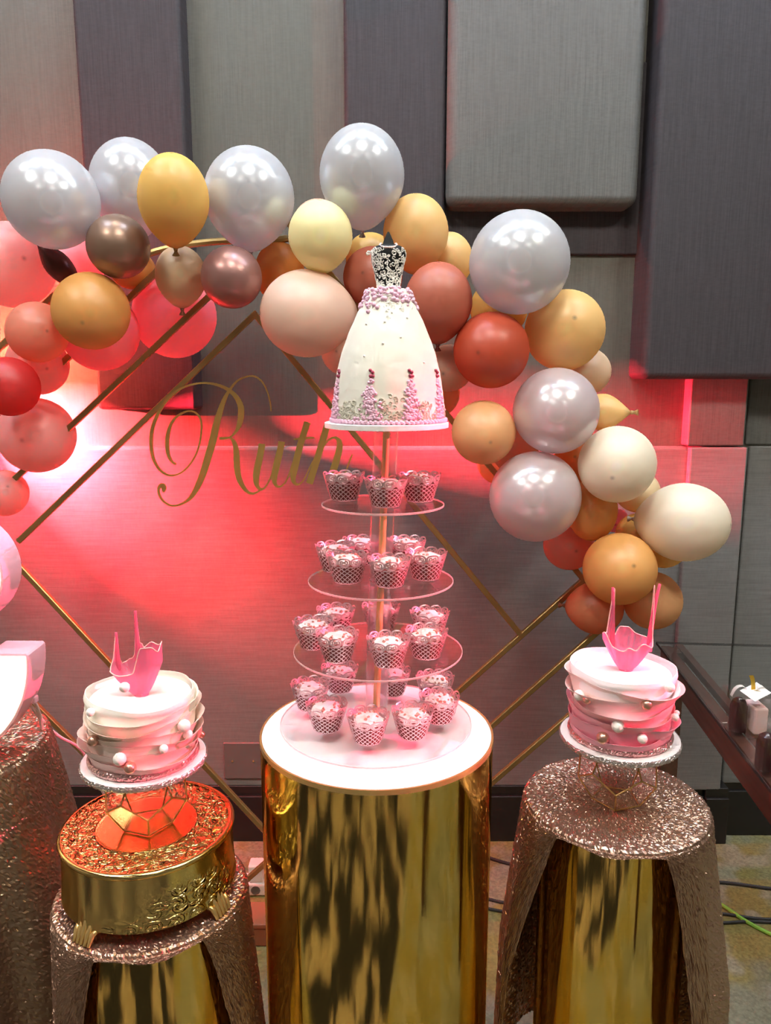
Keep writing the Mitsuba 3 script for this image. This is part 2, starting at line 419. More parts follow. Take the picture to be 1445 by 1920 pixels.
for g in getattr(shape, 'geoms', [shape]):
    m = trimesh.creation.extrude_polygon(g, 1.0, engine='earcut')
    v = np.array(m.vertices)
    P = np.array([at(250 + x / 3.0745, 680 + y / 3.0745, SY) for x, y in v[:, :2]])
    P[:, 1] += (v[:, 2] - 0.5) * 0.004
    f = np.array(m.faces)
    ms.append(trimesh.Trimesh(P, f, process=False))
sg = cat_(ms); trimesh.repair.fix_normals(sg)
solo('name_sign', sg, 'm_gold_sign', 'flowing gold script lettering reading Ruth mounted on the backdrop frame', 'sign', smooth=False)

# ------------------------------------------------------------------ balloon garland
COL = {'pearl': (0.72, 0.73, 0.76), 'pearlpink': (0.77, 0.67, 0.69), 'pink': (0.93, 0.56, 0.54), 'pinkpearl': (0.93, 0.42, 0.48), 'red': (0.78, 0.06, 0.06), 'coral': (0.92, 0.40, 0.27),
       'orange': (0.76, 0.38, 0.11), 'dark': (0.10, 0.030, 0.025), 'brown': (0.27, 0.17, 0.12), 'mustard': (0.82, 0.52, 0.14), 'beige': (0.76, 0.55, 0.33), 'rosebrown': (0.33, 0.17, 0.15),
       'yellow': (0.90, 0.83, 0.44), 'pinkbeige': (0.74, 0.46, 0.33), 'deeporange': (0.70, 0.25, 0.05), 'palepink': (0.84, 0.60, 0.47), 'terracotta': (0.52, 0.15, 0.095), 'peach': (0.88, 0.57, 0.22),
       'rust': (0.55, 0.085, 0.04), 'palepeach': (0.82, 0.60, 0.40), 'lightorange': (0.82, 0.44, 0.20), 'coralpeach': (0.82, 0.38, 0.22), 'cream': (0.88, 0.80, 0.63), 'paleyellow': (0.84, 0.68, 0.40),
       'orangepeach': (0.85, 0.44, 0.14), 'salmon': (0.80, 0.32, 0.16), 'coralpink': (0.86, 0.42, 0.33)}
BALLOONS = [
(-0.781,1.900,1.956,0.1099,0.1076,'pearl','pearly white balloon, leftmost of the large pearly ones at the arch top'),
(-0.648,2.070,2.021,0.1019,0.1184,'pearl','large pearly balloon tucked behind the brown and the mustard balloon'),
(-0.328,1.956,1.973,0.1080,0.1154,'pearl','large pearly white balloon just right of the tall mustard balloon'),
(-0.056,1.942,2.019,0.1008,0.1141,'pearl','pearly balloon at the very top of the arch above the pale yellow one'),
(0.317,1.900,1.814,0.1189,0.1177,'pearl','largest pearly white balloon right of the terracotta pair'),
(0.417,1.900,1.467,0.1054,0.1029,'pearlpink','pinkish pearly balloon just below the big yellow peach balloon'),
(0.374,1.900,1.254,0.1148,0.1109,'pearlpink','lowest pearly pink balloon, left of the orange ones near the frame corner'),
(-0.952,2.041,1.829,0.1074,0.1036,'pink','large light pink balloon cut by the left edge below the pearly one'),
(-0.578,2.172,1.714,0.1132,0.1132,'pinkpearl','glowing pink balloon behind the diagonal gold bars'),
(-0.749,2.073,1.665,0.1019,0.0992,'pinkpearl','pink balloon peeking out below the orange balloon with a dark tip'),
(-0.919,2.070,1.581,0.0774,0.0801,'pink','pink balloon behind the coral and the red balloon'),
(-0.935,2.070,1.394,0.1023,0.0968,'pink','large pink balloon below the red one at the left'),
(-1.036,2.070,1.237,0.0618,0.0632,'pink','small pink balloon lowest at the left edge'),
(-0.846,2.179,1.844,0.0767,0.0767,'pinkpearl','pink balloon hidden behind the brown pointed balloon'),
(-0.916,1.900,1.525,0.0699,0.0723,'red','red balloon cut by the left edge'),
(-0.859,1.947,1.657,0.0733,0.0733,'coral','coral balloon left of the orange balloon with a dark tip'),
(-0.704,1.898,1.704,0.0912,0.0888,'orange','orange balloon with a dark tip in front of the pink ones'),
(-0.810,1.980,1.821,0.0334,0.0520,'dark','small dark brown pointed balloon below the leftmost pearly one'),
(-0.631,1.900,1.852,0.0741,0.0717,'brown','shiny brown balloon between the pearly balloon and the orange one'),
(-0.481,1.844,1.945,0.0792,0.0987,'mustard','tall mustard balloon between two pearly balloons'),
(-0.507,1.980,1.795,0.0623,0.0725,'beige','small beige balloon under the tall mustard balloon'),
(-0.366,1.900,1.782,0.0701,0.0738,'rosebrown','rose brown balloon under the pearly balloon by the gold bar end'),
(-0.657,2.070,1.825,0.0566,0.0526,'orange','small orange balloon behind the shiny brown one'),
(-0.152,1.885,1.873,0.0749,0.0798,'yellow','pale yellow balloon between two pearly balloons'),
(-0.172,2.070,1.921,0.0688,0.0741,'pinkbeige','pinkish balloon almost hidden behind the pale yellow one'),
(-0.274,2.070,1.813,0.0645,0.0779,'deeporange','deep orange balloon behind the rose brown and the pale pink balloon'),
(-0.189,1.915,1.699,0.1139,0.1038,'palepink','large pale pink balloon left of the dress cake'),
(-0.031,1.971,1.791,0.0708,0.0747,'terracotta','terracotta balloon directly behind the black bodice, left side'),
(-0.041,2.150,1.862,0.0641,0.0669,'mustard','mustard balloon peeking out above the left terracotta one'),
(0.075,1.997,1.899,0.0807,0.0922,'peach','yellow peach balloon above the black bodice tip'),
(0.167,2.099,1.848,0.0612,0.0721,'peach','smaller peach balloon between the one above the bodice and a pearly one'),
(0.126,1.900,1.725,0.0813,0.0926,'terracotta','large terracotta balloon right of the black bodice'),
(0.256,1.900,1.612,0.0889,0.0927,'rust','rust red balloon with two glints, below the largest pearly one'),
(0.448,1.977,1.663,0.1015,0.0963,'peach','big yellow peach balloon right of the rust red one'),
(0.296,2.070,1.725,0.0749,0.0749,'mustard','mustard balloon mostly hidden behind the largest pearly one'),
(0.527,2.073,1.562,0.0690,0.0635,'palepeach','pale peach balloon half hidden below the big yellow peach one'),
(0.554,1.980,1.460,0.0639,0.0466,'peach','oval peach balloon with its nose to the right'),
(0.165,2.021,1.571,0.0600,0.0600,'pinkbeige','pinkish beige balloon left of the rust red one'),
(0.134,2.119,1.505,0.0678,0.0678,'lightorange','light orange balloon half hidden behind the right of the cake skirt'),
(0.241,1.900,1.414,0.0783,0.0783,'lightorange','light orange balloon left of the pinkish pearly balloon'),
(0.349,2.090,1.361,0.0661,0.0718,'coralpeach','peach balloon behind the two pinkish pearly balloons'),
(0.331,2.210,1.310,0.0672,0.0702,'lightorange','light orange balloon just above the bar, behind the lowest pearly one'),
(0.572,1.895,1.336,0.0954,0.0929,'cream','cream balloon in the middle of the right side'),
(0.543,2.150,1.305,0.0736,0.0766,'deeporange','deep orange balloon behind the middle cream one'),
(0.684,2.070,1.241,0.0608,0.0565,'paleyellow','pale yellow balloon between the two cream balloons'),
(0.541,1.985,1.206,0.0645,0.0823,'orange','orange balloon right of the lowest pearly pink one'),
(0.748,1.900,1.189,0.1113,0.0984,'cream','largest cream balloon at the right end of the garland'),
(0.680,2.040,1.129,0.0563,0.0563,'mustard','mustard balloon between the orange and the largest cream balloon'),
(0.775,2.100,1.089,0.0664,0.0678,'mustard','mustard balloon peeking out below the largest cream balloon'),
(0.593,1.897,1.069,0.0925,0.0899,'orangepeach','orange peach balloon at the front of the bottom cluster'),
(0.561,1.983,0.940,0.0740,0.0698,'salmon','salmon balloon, lowest left of the bottom cluster'),
(0.712,1.980,0.961,0.0772,0.0758,'lightorange','light orange balloon, lowest right of the bottom cluster'),
(0.504,2.070,1.094,0.0695,0.0695,'coralpink','coral pink balloon behind the bar left of the bottom cluster'),
(-0.105,2.057,1.615,0.0621,0.0635,'palepink','pale pink balloon behind the left of the cake skirt'),
(-0.062,2.163,1.666,0.0649,0.0678,'peach','peach balloon behind the waist of the dress cake'),
(0.654,2.150,1.148,0.0356,0.0356,'pinkpearl','tiny pink balloon between the orange and mustard balloons'),
]
knot_prof = [(0.0005, 0.000), (0.006, -0.001), (0.0045, -0.006), (0.0035, -0.009), (0.0075, -0.016), (0.0085, -0.018), (0.0062, -0.0175), (0.001, -0.012)]
KNOT = lathe(knot_prof, 16)
GC = np.array([-0.05, 2.06, 1.25])
for bi, (x, y, z, rx, rz, kind, lab) in enumerate(BALLOONS):
    c = np.array([x, y, z]); view = c - np.array([0, 0, CAMZ]); view /= np.linalg.norm(view)
    r = math.sqrt(rx * rz); el = max(rx / rz, rz / rx)
    right = np.cross(view, [0, 0, 1]); right /= np.linalg.norm(right); upv = np.cross(right, view)
    if kind == 'dark':
        axis = upv * 0.75 - right * 0.65 + 0.2 * view; L, Wd = rz * 1.15, rx * 0.95
    elif el > 1.06:                 # seen from the side: long axis lies across the view, knot towards the garland
        axis = upv if rz > rx else right
        if np.dot(axis, GC - c) < 0: axis = -axis
        axis = axis + 0.25 * view; L, Wd = max(rx, rz), min(rx, rz)
    else:                           # seen end on, knot turned away
        axis = view + 0.35 * np.array([math.sin(bi * 2.4), 0, math.cos(bi * 2.4)]); L, Wd = r * 1.08, r
    axis /= np.linalg.norm(axis)
    if 'nose to the right' in lab: axis = -axis if np.dot(axis, right) < 0 else axis
    tt = np.linspace(0, PI, 40)
    cz = -np.cos(tt)                # -1 crown .. +1 knot end
    taper = 1 - 0.10 * np.clip(cz, 0, 1) ** 2 - (0.45 if kind == 'dark' or 'nose' in lab else 0.0) * np.clip(cz, 0, 1) ** 2
    prof = np.stack([np.maximum(np.sin(tt) * taper, 1e-4) * Wd, cz * L + 0.10 * L * np.clip(cz, 0, 1) ** 6], 1)
    m = lathe(prof, 48)
    v = np.array(m.vertices); h = v[:, 2] / L
    col = np.tile(np.array(COL[kind]), (len(v), 1))
    nub = np.clip(1 - np.hypot(v[:, 0], v[:, 1]) / 0.0062, 0, 1)[:, None] * (h < 0)[:, None]
    kn = np.clip((h - 0.86) / 0.2, 0, 1)[:, None]
    if kind not in ('pearl', 'pearlpink', 'brown', 'rosebrown'):
        col = col * (1 - 0.55 * nub) * (1 - 0.4 * kn)
    za = axis; xa = np.cross([0.3, 0.1, 1.0], za); xa /= np.linalg.norm(xa); ya = np.cross(za, xa)
    Rm = np.stack([xa, ya, za], 1)
    m.vertices = v @ Rm.T + c
    mat = 'm_pearl_latex' if kind in ('pearl', 'pearlpink') else 'm_latex_thin' if kind in ('pink', 'pinkpearl', 'coral', 'red', 'coralpink', 'salmon') else 'm_chrome_latex' if kind in ('brown', 'rosebrown', 'dark') else 'm_latex'
    k = thing('balloon', lab, 'balloon', 'balloons of the garland on the backdrop frame')
    part(k, 'skin', m, mat, True, color=col)
    kt = KNOT.copy(); kv = kt.vertices.copy(); kv[:, 2] = -kv[:, 2] + 1.095 * L; kt.vertices = kv @ Rm.T + c
    part(k, 'knot', kt, mat, True, color=np.tile(np.array(COL[kind]) * 0.55, (len(kt.vertices), 1)))

# ------------------------------------------------------------------ plinths and cloths
CX, CY, CZ, CR = float(onz(706, 1368, 0.90)[0]), 1.345, 0.90, 0.215
RX, RY, RZ = float(onz(1155, 1501, 0.757)[0]), 1.347, 0.757
LX, LY, LZ = float(onz(284, 1668, 0.615)[0]), 1.284, 0.615
FX, FYY, FZ = -0.90, 1.42, 0.835


def mirror_cyl(r, z0, z1, n=360, seed=0):
    a = np.arange(n) * 2 * PI / n; zz = np.linspace(z0, z1, 40)
    A, Z = np.meshgrid(a, zz, indexing='ij')
    w = meshkit.fbm(np.stack([np.cos(A) * 9 + 20, np.sin(A) * 9 + 20, Z * 1.6 + seed], -1), 3, seed) - 0.5
    R = r + 0.0011 * w
    return grid_mesh(np.stack([np.cos(A) * R, np.sin(A) * R, Z], -1), closed_u=True)


t = thing('display_plinth', 'tall round gold mirrored plinth with a white top in the centre', 'plinth')
part(t, 'body', moved(mirror_cyl(CR, 0.0, CZ - 0.006), CX, CY, 0), 'm_gold_mirror', True)
part(t, 'top_board', moved(lathe([(0.0001, CZ), (CR - 0.003, CZ), (CR - 0.0025, CZ - 0.002), (CR - 0.0025, CZ - 0.012), (0.0001, CZ - 0.012)], 128), CX, CY, 0), 'm_white', 30, 'white top board')
part(t, 'rim', moved(lathe([(CR - 0.0025, CZ + 0.0006), (CR + 0.001, CZ + 0.0006), (CR + 0.0014, CZ - 0.008), (CR - 0.0025, CZ - 0.008), (CR - 0.0025, CZ + 0.0006)], 128), CX, CY, 0), 'm_gold_trim', 30)
t = thing('display_plinth', 'lower round gold mirrored plinth showing through the open sequin cloth under the right cake', 'plinth')
part(t, 'body', moved(mirror_cyl(0.138, 0.0, RZ - 0.012, seed=3), RX, RY, 0), 'm_gold_mirror', True)
part(t, 'top_board', moved(lathe([(0.0001, RZ - 0.0015), (0.161, RZ - 0.0015), (0.1615, RZ - 0.012), (0.0001, RZ - 0.012)], 96), RX, RY, 0), 'm_white')
t = thing('display_plinth', 'low round gold mirrored plinth under the gold cake riser at the left', 'plinth')
part(t, 'body', moved(mirror_cyl(0.160, 0.0, LZ - 0.012, seed=5), LX, LY, 0), 'm_gold_mirror', True)
part(t, 'top_board', moved(lathe([(0.0001, LZ - 0.0015), (0.160, LZ - 0.0015), (0.1605, LZ - 0.012), (0.0001, LZ - 0.012)], 96), LX, LY, 0), 'm_white')


def cloth(cx, cy, z, R, open_dir, drop, flare, folds, seed, nphi=380, fold_amp=0.02, curl=0.015):
    """sequin cloth: round top, skirt with folds whose length drop(angle from open_dir) leaves the front open; facets tilt like sequins"""
    g = np.random.default_rng(seed)
    phi = np.arange(nphi) * 2 * PI / nphi
    d = np.abs((phi - open_dir + PI) % (2 * PI) - PI)
    dr_ = drop(d, np.sign((phi - open_dir + PI) % (2 * PI) - PI))
    nt, ns = 50, 200
    rows = []
    for i in range(1, nt + 1):
        r = (R - 0.006) * i / nt
        rows.append(np.stack([np.cos(phi) * r, np.sin(phi) * r, np.full(nphi, z + 0.0008)], 1))
    for a in (0.5, 1.0):
        rows.append(np.stack([np.cos(phi) * (R - 0.006 + 0.006 * math.sin(a * PI / 2)), np.sin(phi) * (R - 0.006 + 0.006 * math.sin(a * PI / 2)), np.full(nphi, z + 0.0008 - 0.006 * (1 - math.cos(a * PI / 2)))], 1))
    ph0 = g.uniform(0, 6.28, 4)
    for j in range(1, ns + 1):
        s = dr_ * j / ns
        wave = sum(np.sin(phi * k + ph0[i]) * w for i, (k, w) in enumerate(((folds, 1.0), (folds * 2 - 3, 0.45), (folds // 2 + 1, 0.6))))
        # the edge of the opening curls outward
        near = np.exp(-((d - 0.95) / 0.35) ** 2)
        r = R + 0.002 + flare * np.minimum(s, 0.7) ** 0.8 + fold_amp * np.minimum(s / 0.22, 1.4) * (wave * 0.5 + 0.7) + curl * near * np.minimum(s / 0.3, 1)
        rows.append(np.stack([np.cos(phi) * r, np.sin(phi) * r, z - 0.005 - s], 1))
    P = np.array(rows)
    P += g.normal(0, 0.00072, P.shape)
    m = grid_mesh(P, closed_v=True)
    P0 = np.array([[0, 0, z + 0.0008]]); k = len(m.vertices); i = np.arange(nphi)
    m = trimesh.Trimesh(np.vstack([m.vertices, P0]), np.vstack([m.faces, np.stack([i, (i + 1) % nphi, i * 0 + k], 1)]), process=False)
    m.apply_translation((cx, cy, 0))
    return m


def drop_right(d, s):
    x = np.clip((d - np.radians(32)) / np.radians(30), 0, 1)
    return 0.004 + 0.003 * np.cos(d * 9) * (d < 0.6) + (RZ - 0.12) * x ** 1.35


def drop_left(d, s):
    x = np.clip((d - np.radians(np.where(s > 0, 26, 34))) / np.radians(np.where(s > 0, 36, 30)), 0, 1)
    return 0.006 + 0.004 * np.cos(d * 8) * (d < 0.6) + (LZ - 0.05) * x ** 1.3


od = math.atan2(-RY, -RX)
solo('sequin_cloth', cloth(RX, RY, RZ, 0.170, od - 0.03, drop_right, 0.03, 9, 11, fold_amp=0.016), 'm_sequin', 'rose gold sequin cloth parted at the front over the right plinth', 'tablecloth', 'sequin cloths on the plinths', smooth=False)
od = math.atan2(-LY, -LX)
solo('sequin_cloth', cloth(LX, LY, LZ, 0.172, od, drop_left, 0.012, 8, 12, fold_amp=0.009, curl=0.008), 'm_sequin', 'gold sequin cloth under the gold riser, parted over the low left plinth', 'tablecloth', 'sequin cloths on the plinths', smooth=False)
solo('sequin_cloth', cloth(FX, FYY, FZ, 0.215, -1.2, lambda d, s: np.full_like(d, FZ - 0.008), 0.10, 11, 13, 460, 0.016), 'm_sequin_dark', 'full-length sequin cloth at the left edge under the glowing letter', 'tablecloth', 'sequin cloths on the plinths', smooth=False)
# ------------------------------------------------------------------ glowing letter at the left edge
pts = [(0.045, 0.235), (-0.30, 0.235)]
e_bowl = unary_union([Point(0, 0).buffer(1, 64)])


def ell(cx, cy, rx, ry, n=96): return Polygon([(cx + rx * math.cos(a), cy + ry * math.sin(a)) for a in np.linspace(0, 2 * PI, n, endpoint=False)])


# lower case e, right edge near x = 0 : closed bowl above, rising terminal below
bowl = ell(-0.155, 0.362, 0.150, 0.122).difference(ell(-0.165, 0.362, 0.080, 0.062))
lower = ell(-0.150, 0.205, 0.178, 0.200).difference(ell(-0.150, 0.220, 0.100, 0.115)).difference(sbox(-0.16, 0.214, 0.2, 0.6))
spine = ell(-0.26, 0.26, 0.09, 0.18)
eshape = unary_union([bowl, lower, spine]).buffer(-0.006).buffer(0.012).buffer(-0.006).simplify(0.0006)
lx = float(at(8, 1050, 1.335)[0])
t = thing('glowing_letter', 'big light-up letter with pink sides and glowing white face at the left edge', 'light-up letter')
g = max(eshape.geoms, key=lambda q: q.area) if hasattr(eshape, 'geoms') else eshape
for nm, poly, d0, d1, mat in (('body', g, 0.0, 0.072, 'm_letter_body'), ('lit_face', g.buffer(-0.004), -0.003, 0.004, 'm_letter_face')):
    m = trimesh.creation.extrude_polygon(poly, d1 - d0, engine='earcut')
    v = np.array(m.vertices); P = np.stack([lx + v[:, 0], 1.335 + d0 + v[:, 2], FZ + 0.003 + v[:, 1]], 1)
    m = trimesh.Trimesh(P, m.faces); trimesh.repair.fix_normals(m)
    k = part(t, nm, m, mat, 30)
    if nm == 'lit_face': scene[k] = {**scene[k], 'emitter': {'type': 'area', 'radiance': rgb(1.5 * LS, 1.3 * LS, 0.8 * LS)}}
clamp = at(58, 1311, 1.40)
part(t, 'cable_clamp', cat_([moved(rbox((-0.012, -0.008, -0.007), (0.012, 0.008, 0.007), 0.003), clamp), moved(trimesh.creation.cylinder(0.006, 0.03, sections=12, transform=trimesh.transformations.rotation_matrix(PI / 2, [0, 1, 0])), clamp - np.array([0.012, 0, 0]))]), 'm_letter_body')
q = spline([tuple(at(x, y, Y)) for x, y, Y in ((58, 1312, 1.40), (74, 1340, 1.45), (86, 1400, 1.52), (106, 1460, 1.6), (118, 1510, 1.7), (126, 1550, 1.8))] + [(-0.70, 2.0, 0.01), (-0.6, 2.15, 0.006)], 60)
q[:, 2] = np.maximum(q[:, 2], 0.005)
solo('hanging_cable', tube(q, 0.0035, 8), 'm_cable_pale', 'pale pink cord hanging straight down from the glowing letter to the floor', 'cord')
q = spline([tuple(at(x, y, Y)) for x, y, Y in ((54, 1320, 1.40), (80, 1352, 1.5), (118, 1385, 1.7), (160, 1418, 1.9), (200, 1500, 2.0))] + [(-0.66, 2.1, 0.01), (-0.5, 2.18, 0.006)], 60)
q[:, 2] = np.maximum(q[:, 2], 0.005)
solo('hanging_cable', tube(q, 0.0035, 8), 'm_cable_pale', 'pale cord swinging from the glowing letter towards the left cake board', 'cord')

# ------------------------------------------------------------------ gold riser on the left plinth
t = thing('cake_riser', 'round gold cake riser with embossed scrolls, standing on the left sequin cloth', 'cake riser')
RT, RB, RR = 0.747, LZ + 0.001, 0.153
ax, ay = LX, LY
A_V = math.atan2(-LY, -LX) + math.radians(0)
n = 256; a = np.arange(n) * 2 * PI / n
prof = [(0.0001, RT), (0.085, RT), (0.088, RT + 0.001), (0.092, RT - 0.0005), (0.143, RT - 0.001), (0.147, RT + 0.002), (0.1525, RT + 0.001), (0.1545, RT - 0.003), (0.153, RT - 0.007), (0.150, RT - 0.010)]
part(t, 'top_plate', moved(lathe(prof, n), ax, ay, 0), 'm_gold_emboss', True)
rows = []
for s in np.linspace(0, 1, 14):
    foot = np.abs((((a - A_V + PI / 4) / (PI / 2) + 0.5) % 1) - 0.5)        # four feet
    zb = RB + 0.026 * np.clip((foot - 0.05) / 0.06, 0, 1) ** 0.7
    z = (RT - 0.010) * (1 - s) + zb * s
    r = 0.150 + 0.004 * s ** 3 + 0.012 * np.clip(1 - foot / 0.1, 0, 1) * s ** 3
    rows.append(np.stack([np.cos(a) * r, np.sin(a) * r, z], 1))
part(t, 'side_band', moved(grid_mesh(np.array(rows), closed_v=True), ax, ay, 0), 'm_gold_emboss', True)
for i in range(4):
    aa = A_V - PI / 4 + (i) * PI / 2
    pts = []
    leaf = [moved(tube([(0.150 * math.cos(aa + o), 0.150 * math.sin(aa + o), RB + 0.042 - abs(o) * 0.12), (0.158 * math.cos(aa + o * 0.8), 0.158 * math.sin(aa + o * 0.8), RB + 0.02), (0.166 * math.cos(aa + o * 0.7), 0.166 * math.sin(aa + o * 0.7), RB + 0.0035)], [0.004, 0.005, 0.003], 8), 0, 0, 0) for o in (-0.14, -0.07, 0.0, 0.07, 0.14)]
    part(t, 'foot', moved(cat_(leaf), ax, ay, 0), 'm_gold_trim', True)

# ------------------------------------------------------------------ geometric glass holders (dodecahedra)
phi_ = (1 + 5 ** .5) / 2
dv = np.array([(x, y, z) for x in (-1, 1) for y in (-1, 1) for z in (-1, 1)] + [v for s in (-1, 1) for w in (-1, 1) for v in ((0, s / phi_, w * phi_), (s / phi_, w * phi_, 0), (s * phi_, 0, w / phi_))])
hull = trimesh.convex.convex_hull(dv)


def dodeca():
    nrm = []
    for f in hull.face_normals:
        if not any(np.dot(f, q) > 0.999 for q in nrm): nrm.append(f)
    faces = []
    for q in nrm:
        ids = [i for i in range(20) if np.dot(dv[i], q) > max(dv @ q) - 1e-6]
        c = dv[ids].mean(0); u = dv[ids[0]] - c; u /= np.linalg.norm(u); w = np.cross(q, u)
        ids.sort(key=lambda i: math.atan2(np.dot(dv[i] - c, w), np.dot(dv[i] - c, u)))
        faces.append((q, ids))
    return faces


DF = dodeca()
q0 = DF[0][0]
R0 = trimesh.geometry.align_vectors(q0, [0, 0, -1])[:3, :3]
V0 = dv @ R0.T
edge_len = np.linalg.norm(V0[DF[0][1][0]] - V0[DF[0][1][1]])


def glass_holder(cx, cy, z0, H, label):
    t = thing('glass_holder', label, 'cake stand')
    a_ = H / 2.2270; sc = a_ / edge_len
    V = V0 * sc
    # turn so that a lower belt corner faces the viewer
    low = [i for i in range(20) if abs(V[i, 2] - V[:, 2].min()) < 1e-6]
    ang0 = math.atan2(V[low[0], 1], V[low[0], 0]); want = math.atan2(-cy, -cx)
    c, s = math.cos(want - ang0), math.sin(want - ang0)
    V = V @ np.array([[c, s, 0], [-s, c, 0], [0, 0, 1.0]]) + np.array([cx, cy, z0 + H / 2])
    edges = set()
    for q, ids in DF:
        for i in range(5): edges.add(tuple(sorted((ids[i], ids[(i + 1) % 5]))))
        cen = V[ids].mean(0)
        P = cen + (V[ids] - cen) * 0.985
        out = (cen - np.array([cx, cy, z0 + H / 2])); out /= np.linalg.norm(out)
        part(t, 'glass_pane', trimesh.Trimesh(P, np.array([[0, i, i + 1] for i in range(1, 4)]), process=False), 'm_glass', False)
    for i, j in sorted(edges):
        part(t, 'brass_edge', tube([V[i], V[j]], 0.0016, 8), 'm_brass', True)
    return t


HH_L = 0.117
glass_holder(LX, LY, RT + 0.003, HH_L, 'faceted glass and brass holder standing on the gold riser')
glass_holder(RX, RY, RZ + 0.003, 0.118, 'faceted glass and brass holder standing on the right sequin cloth')


def glitter_ring(r, z0, z1, bulge, seed, n=360, m=9):
    g = np.random.default_rng(seed); a = np.arange(n) * 2 * PI / n
    rows = [np.stack([np.cos(a) * (r + bulge * math.sin(PI * s)), np.sin(a) * (r + bulge * math.sin(PI * s)), 0 * a + z0 + (z1 - z0) * s], 1) for s in np.linspace(0, 1, m)]
    return grid_mesh(np.array(rows) + g.normal(0, 0.00045, (m, n, 3)), closed_v=True)


def cake_board(cx, cy, z, r, label, mat='m_white', th=0.011, glit=True):
    t = thing('cake_board', label, 'cake board')
    part(t, 'disc', moved(lathe([(0.0001, z + th), (r - 0.004, z + th), (r - 0.001, z + th - 0.001), (r - 0.001, z + 0.001), (r - 0.004, z), (0.0001, z)], 128), cx, cy, 0), mat)
    if glit:
        part(t, 'glitter_edge', moved(glitter_ring(r - 0.0006, z + 0.0004, z + th, 0.0016, 4), cx, cy, 0), 'm_silver_glitter', False, 'silver glitter edge')
    return t


BL, BR = RT + 0.003 + HH_L + 0.0015, RZ + 0.003 + 0.118 + 0.0015
cake_board(LX, LY, BL, 0.109, 'white round board with glitter edge under the left cake')
cake_board(RX, RY, BR, 0.109, 'white round board with glitter edge under the right cake')


# ------------------------------------------------------------------ ruffled cakes
def ruffled(cx, cy, z0, R, H, label, cols, pearls, seed):
    g = np.random.default_rng(seed)
    t = thing('ruffled_cake', label, 'cake')
    S[f'm_cake_core_{seed}'] = princ(cols[0], 0.5)
    part(t, 'core', moved(lathe([(0.0001, z0 + H), (R - 0.010, z0 + H), (R - 0.004, z0 + H - 0.003), (R - 0.004, z0 + 0.001), (0.0001, z0 + 0.001)], 96), cx, cy, 0), f'm_cake_core_{seed}')
    nphi = 220; ph = np.arange(nphi) * 2 * PI / nphi
    nr = len(cols)
    step = (H - 0.004) / nr
    for k in range(nr):
        zt = z0 + H + 0.008 - k * step            # upper lip of this ruffle
        h = step * 1.9
        a1, a2, p1, p2, p3 = g.uniform(.2, 1), g.uniform(.3, 1), *g.uniform(0, 6.28, 3)
        wob = 0.0055 * a1 * np.sin(ph + p1) + 0.0035 * a2 * np.sin(2 * ph + p2) + 0.0012 * np.sin(5 * ph + p3)
        if k == 0: wob = wob * 0.7
        fl = 0.0045 + 0.0125 * np.clip(0.5 + 0.5 * np.sin(2 * ph + p3) + 0.4 * np.sin(3 * ph + p1), 0, 1.2)
        zb = np.maximum(zt - h, z0 + 0.001)
        rows_o, rows_i = [], []
        for s in np.linspace(0, 1, 9):
            zz = zb + (zt - zb) * s + wob * (0.25 + 0.75 * s); zz = np.maximum(zz, z0 + 0.001)
            rr = R - 0.002 + 0.0015 + fl * s ** 1.6 + 0.0012 * np.sin(s * PI * 2 + p2)
            if k == 0: rr = R - 0.001 + 0.0022 + fl * 0.6 * s ** 1.6 - 0.005 * np.clip((s - 0.75) / 0.25, 0, 1)
            rows_o.append(np.stack([np.cos(ph) * rr, np.sin(ph) * rr, zz], 1))
            thn = 0.0030 - 0.0020 * s
            rows_i.append(np.stack([np.cos(ph) * (rr - thn), np.sin(ph) * (rr - thn), zz], 1))
        m = grid_mesh(np.array(rows_o + rows_i[::-1]), closed_u=True, closed_v=True)
        key = f'm_ruffle_{seed}_{k}'
        S[key] = princ(cols[k], 0.45, sheen=0.2)
        part(t, 'ruffle', moved(m, cx, cy, 0), key, 60)
    part(t, 'glitter_ribbon', moved(glitter_ring(R + 0.003, z0 + 0.0008, z0 + 0.014, 0.003, seed, 320, 8), cx, cy, 0), 'm_pink_glitter', False, 'pink glitter ribbon at the foot')
    for (px, py, rp, kind) in pearls:
        # pearls sit on the side facing the viewer: nearest crossing of the sight line with the ruffled side
        d = at(px, py, 1.0) - np.array([0, 0, CAMZ]); o = np.array([-cx, -cy])
        rr = R + 0.0105
        A, Bq, Cq = d[0] ** 2 + d[1] ** 2, d[0] * o[0] + d[1] * o[1], o @ o - rr * rr
        disc = Bq * Bq - A * Cq
        s = (-Bq - math.sqrt(disc)) / A if disc > 0 else -Bq / A
        p = np.array([0, 0, CAMZ]) + d * s
        if disc <= 0: p[:2] = np.array([cx, cy]) + (p[:2] - [cx, cy]) * (rr / np.linalg.norm(p[:2] - [cx, cy]))
        part(t, 'pearl', balls([p], rp / FPX * 1.36, trimesh.creation.icosphere(3)), 'm_rosegold' if kind else 'm_pearl', True, 'rose gold sugar pearl' if kind else 'white sugar pearl')
    return t


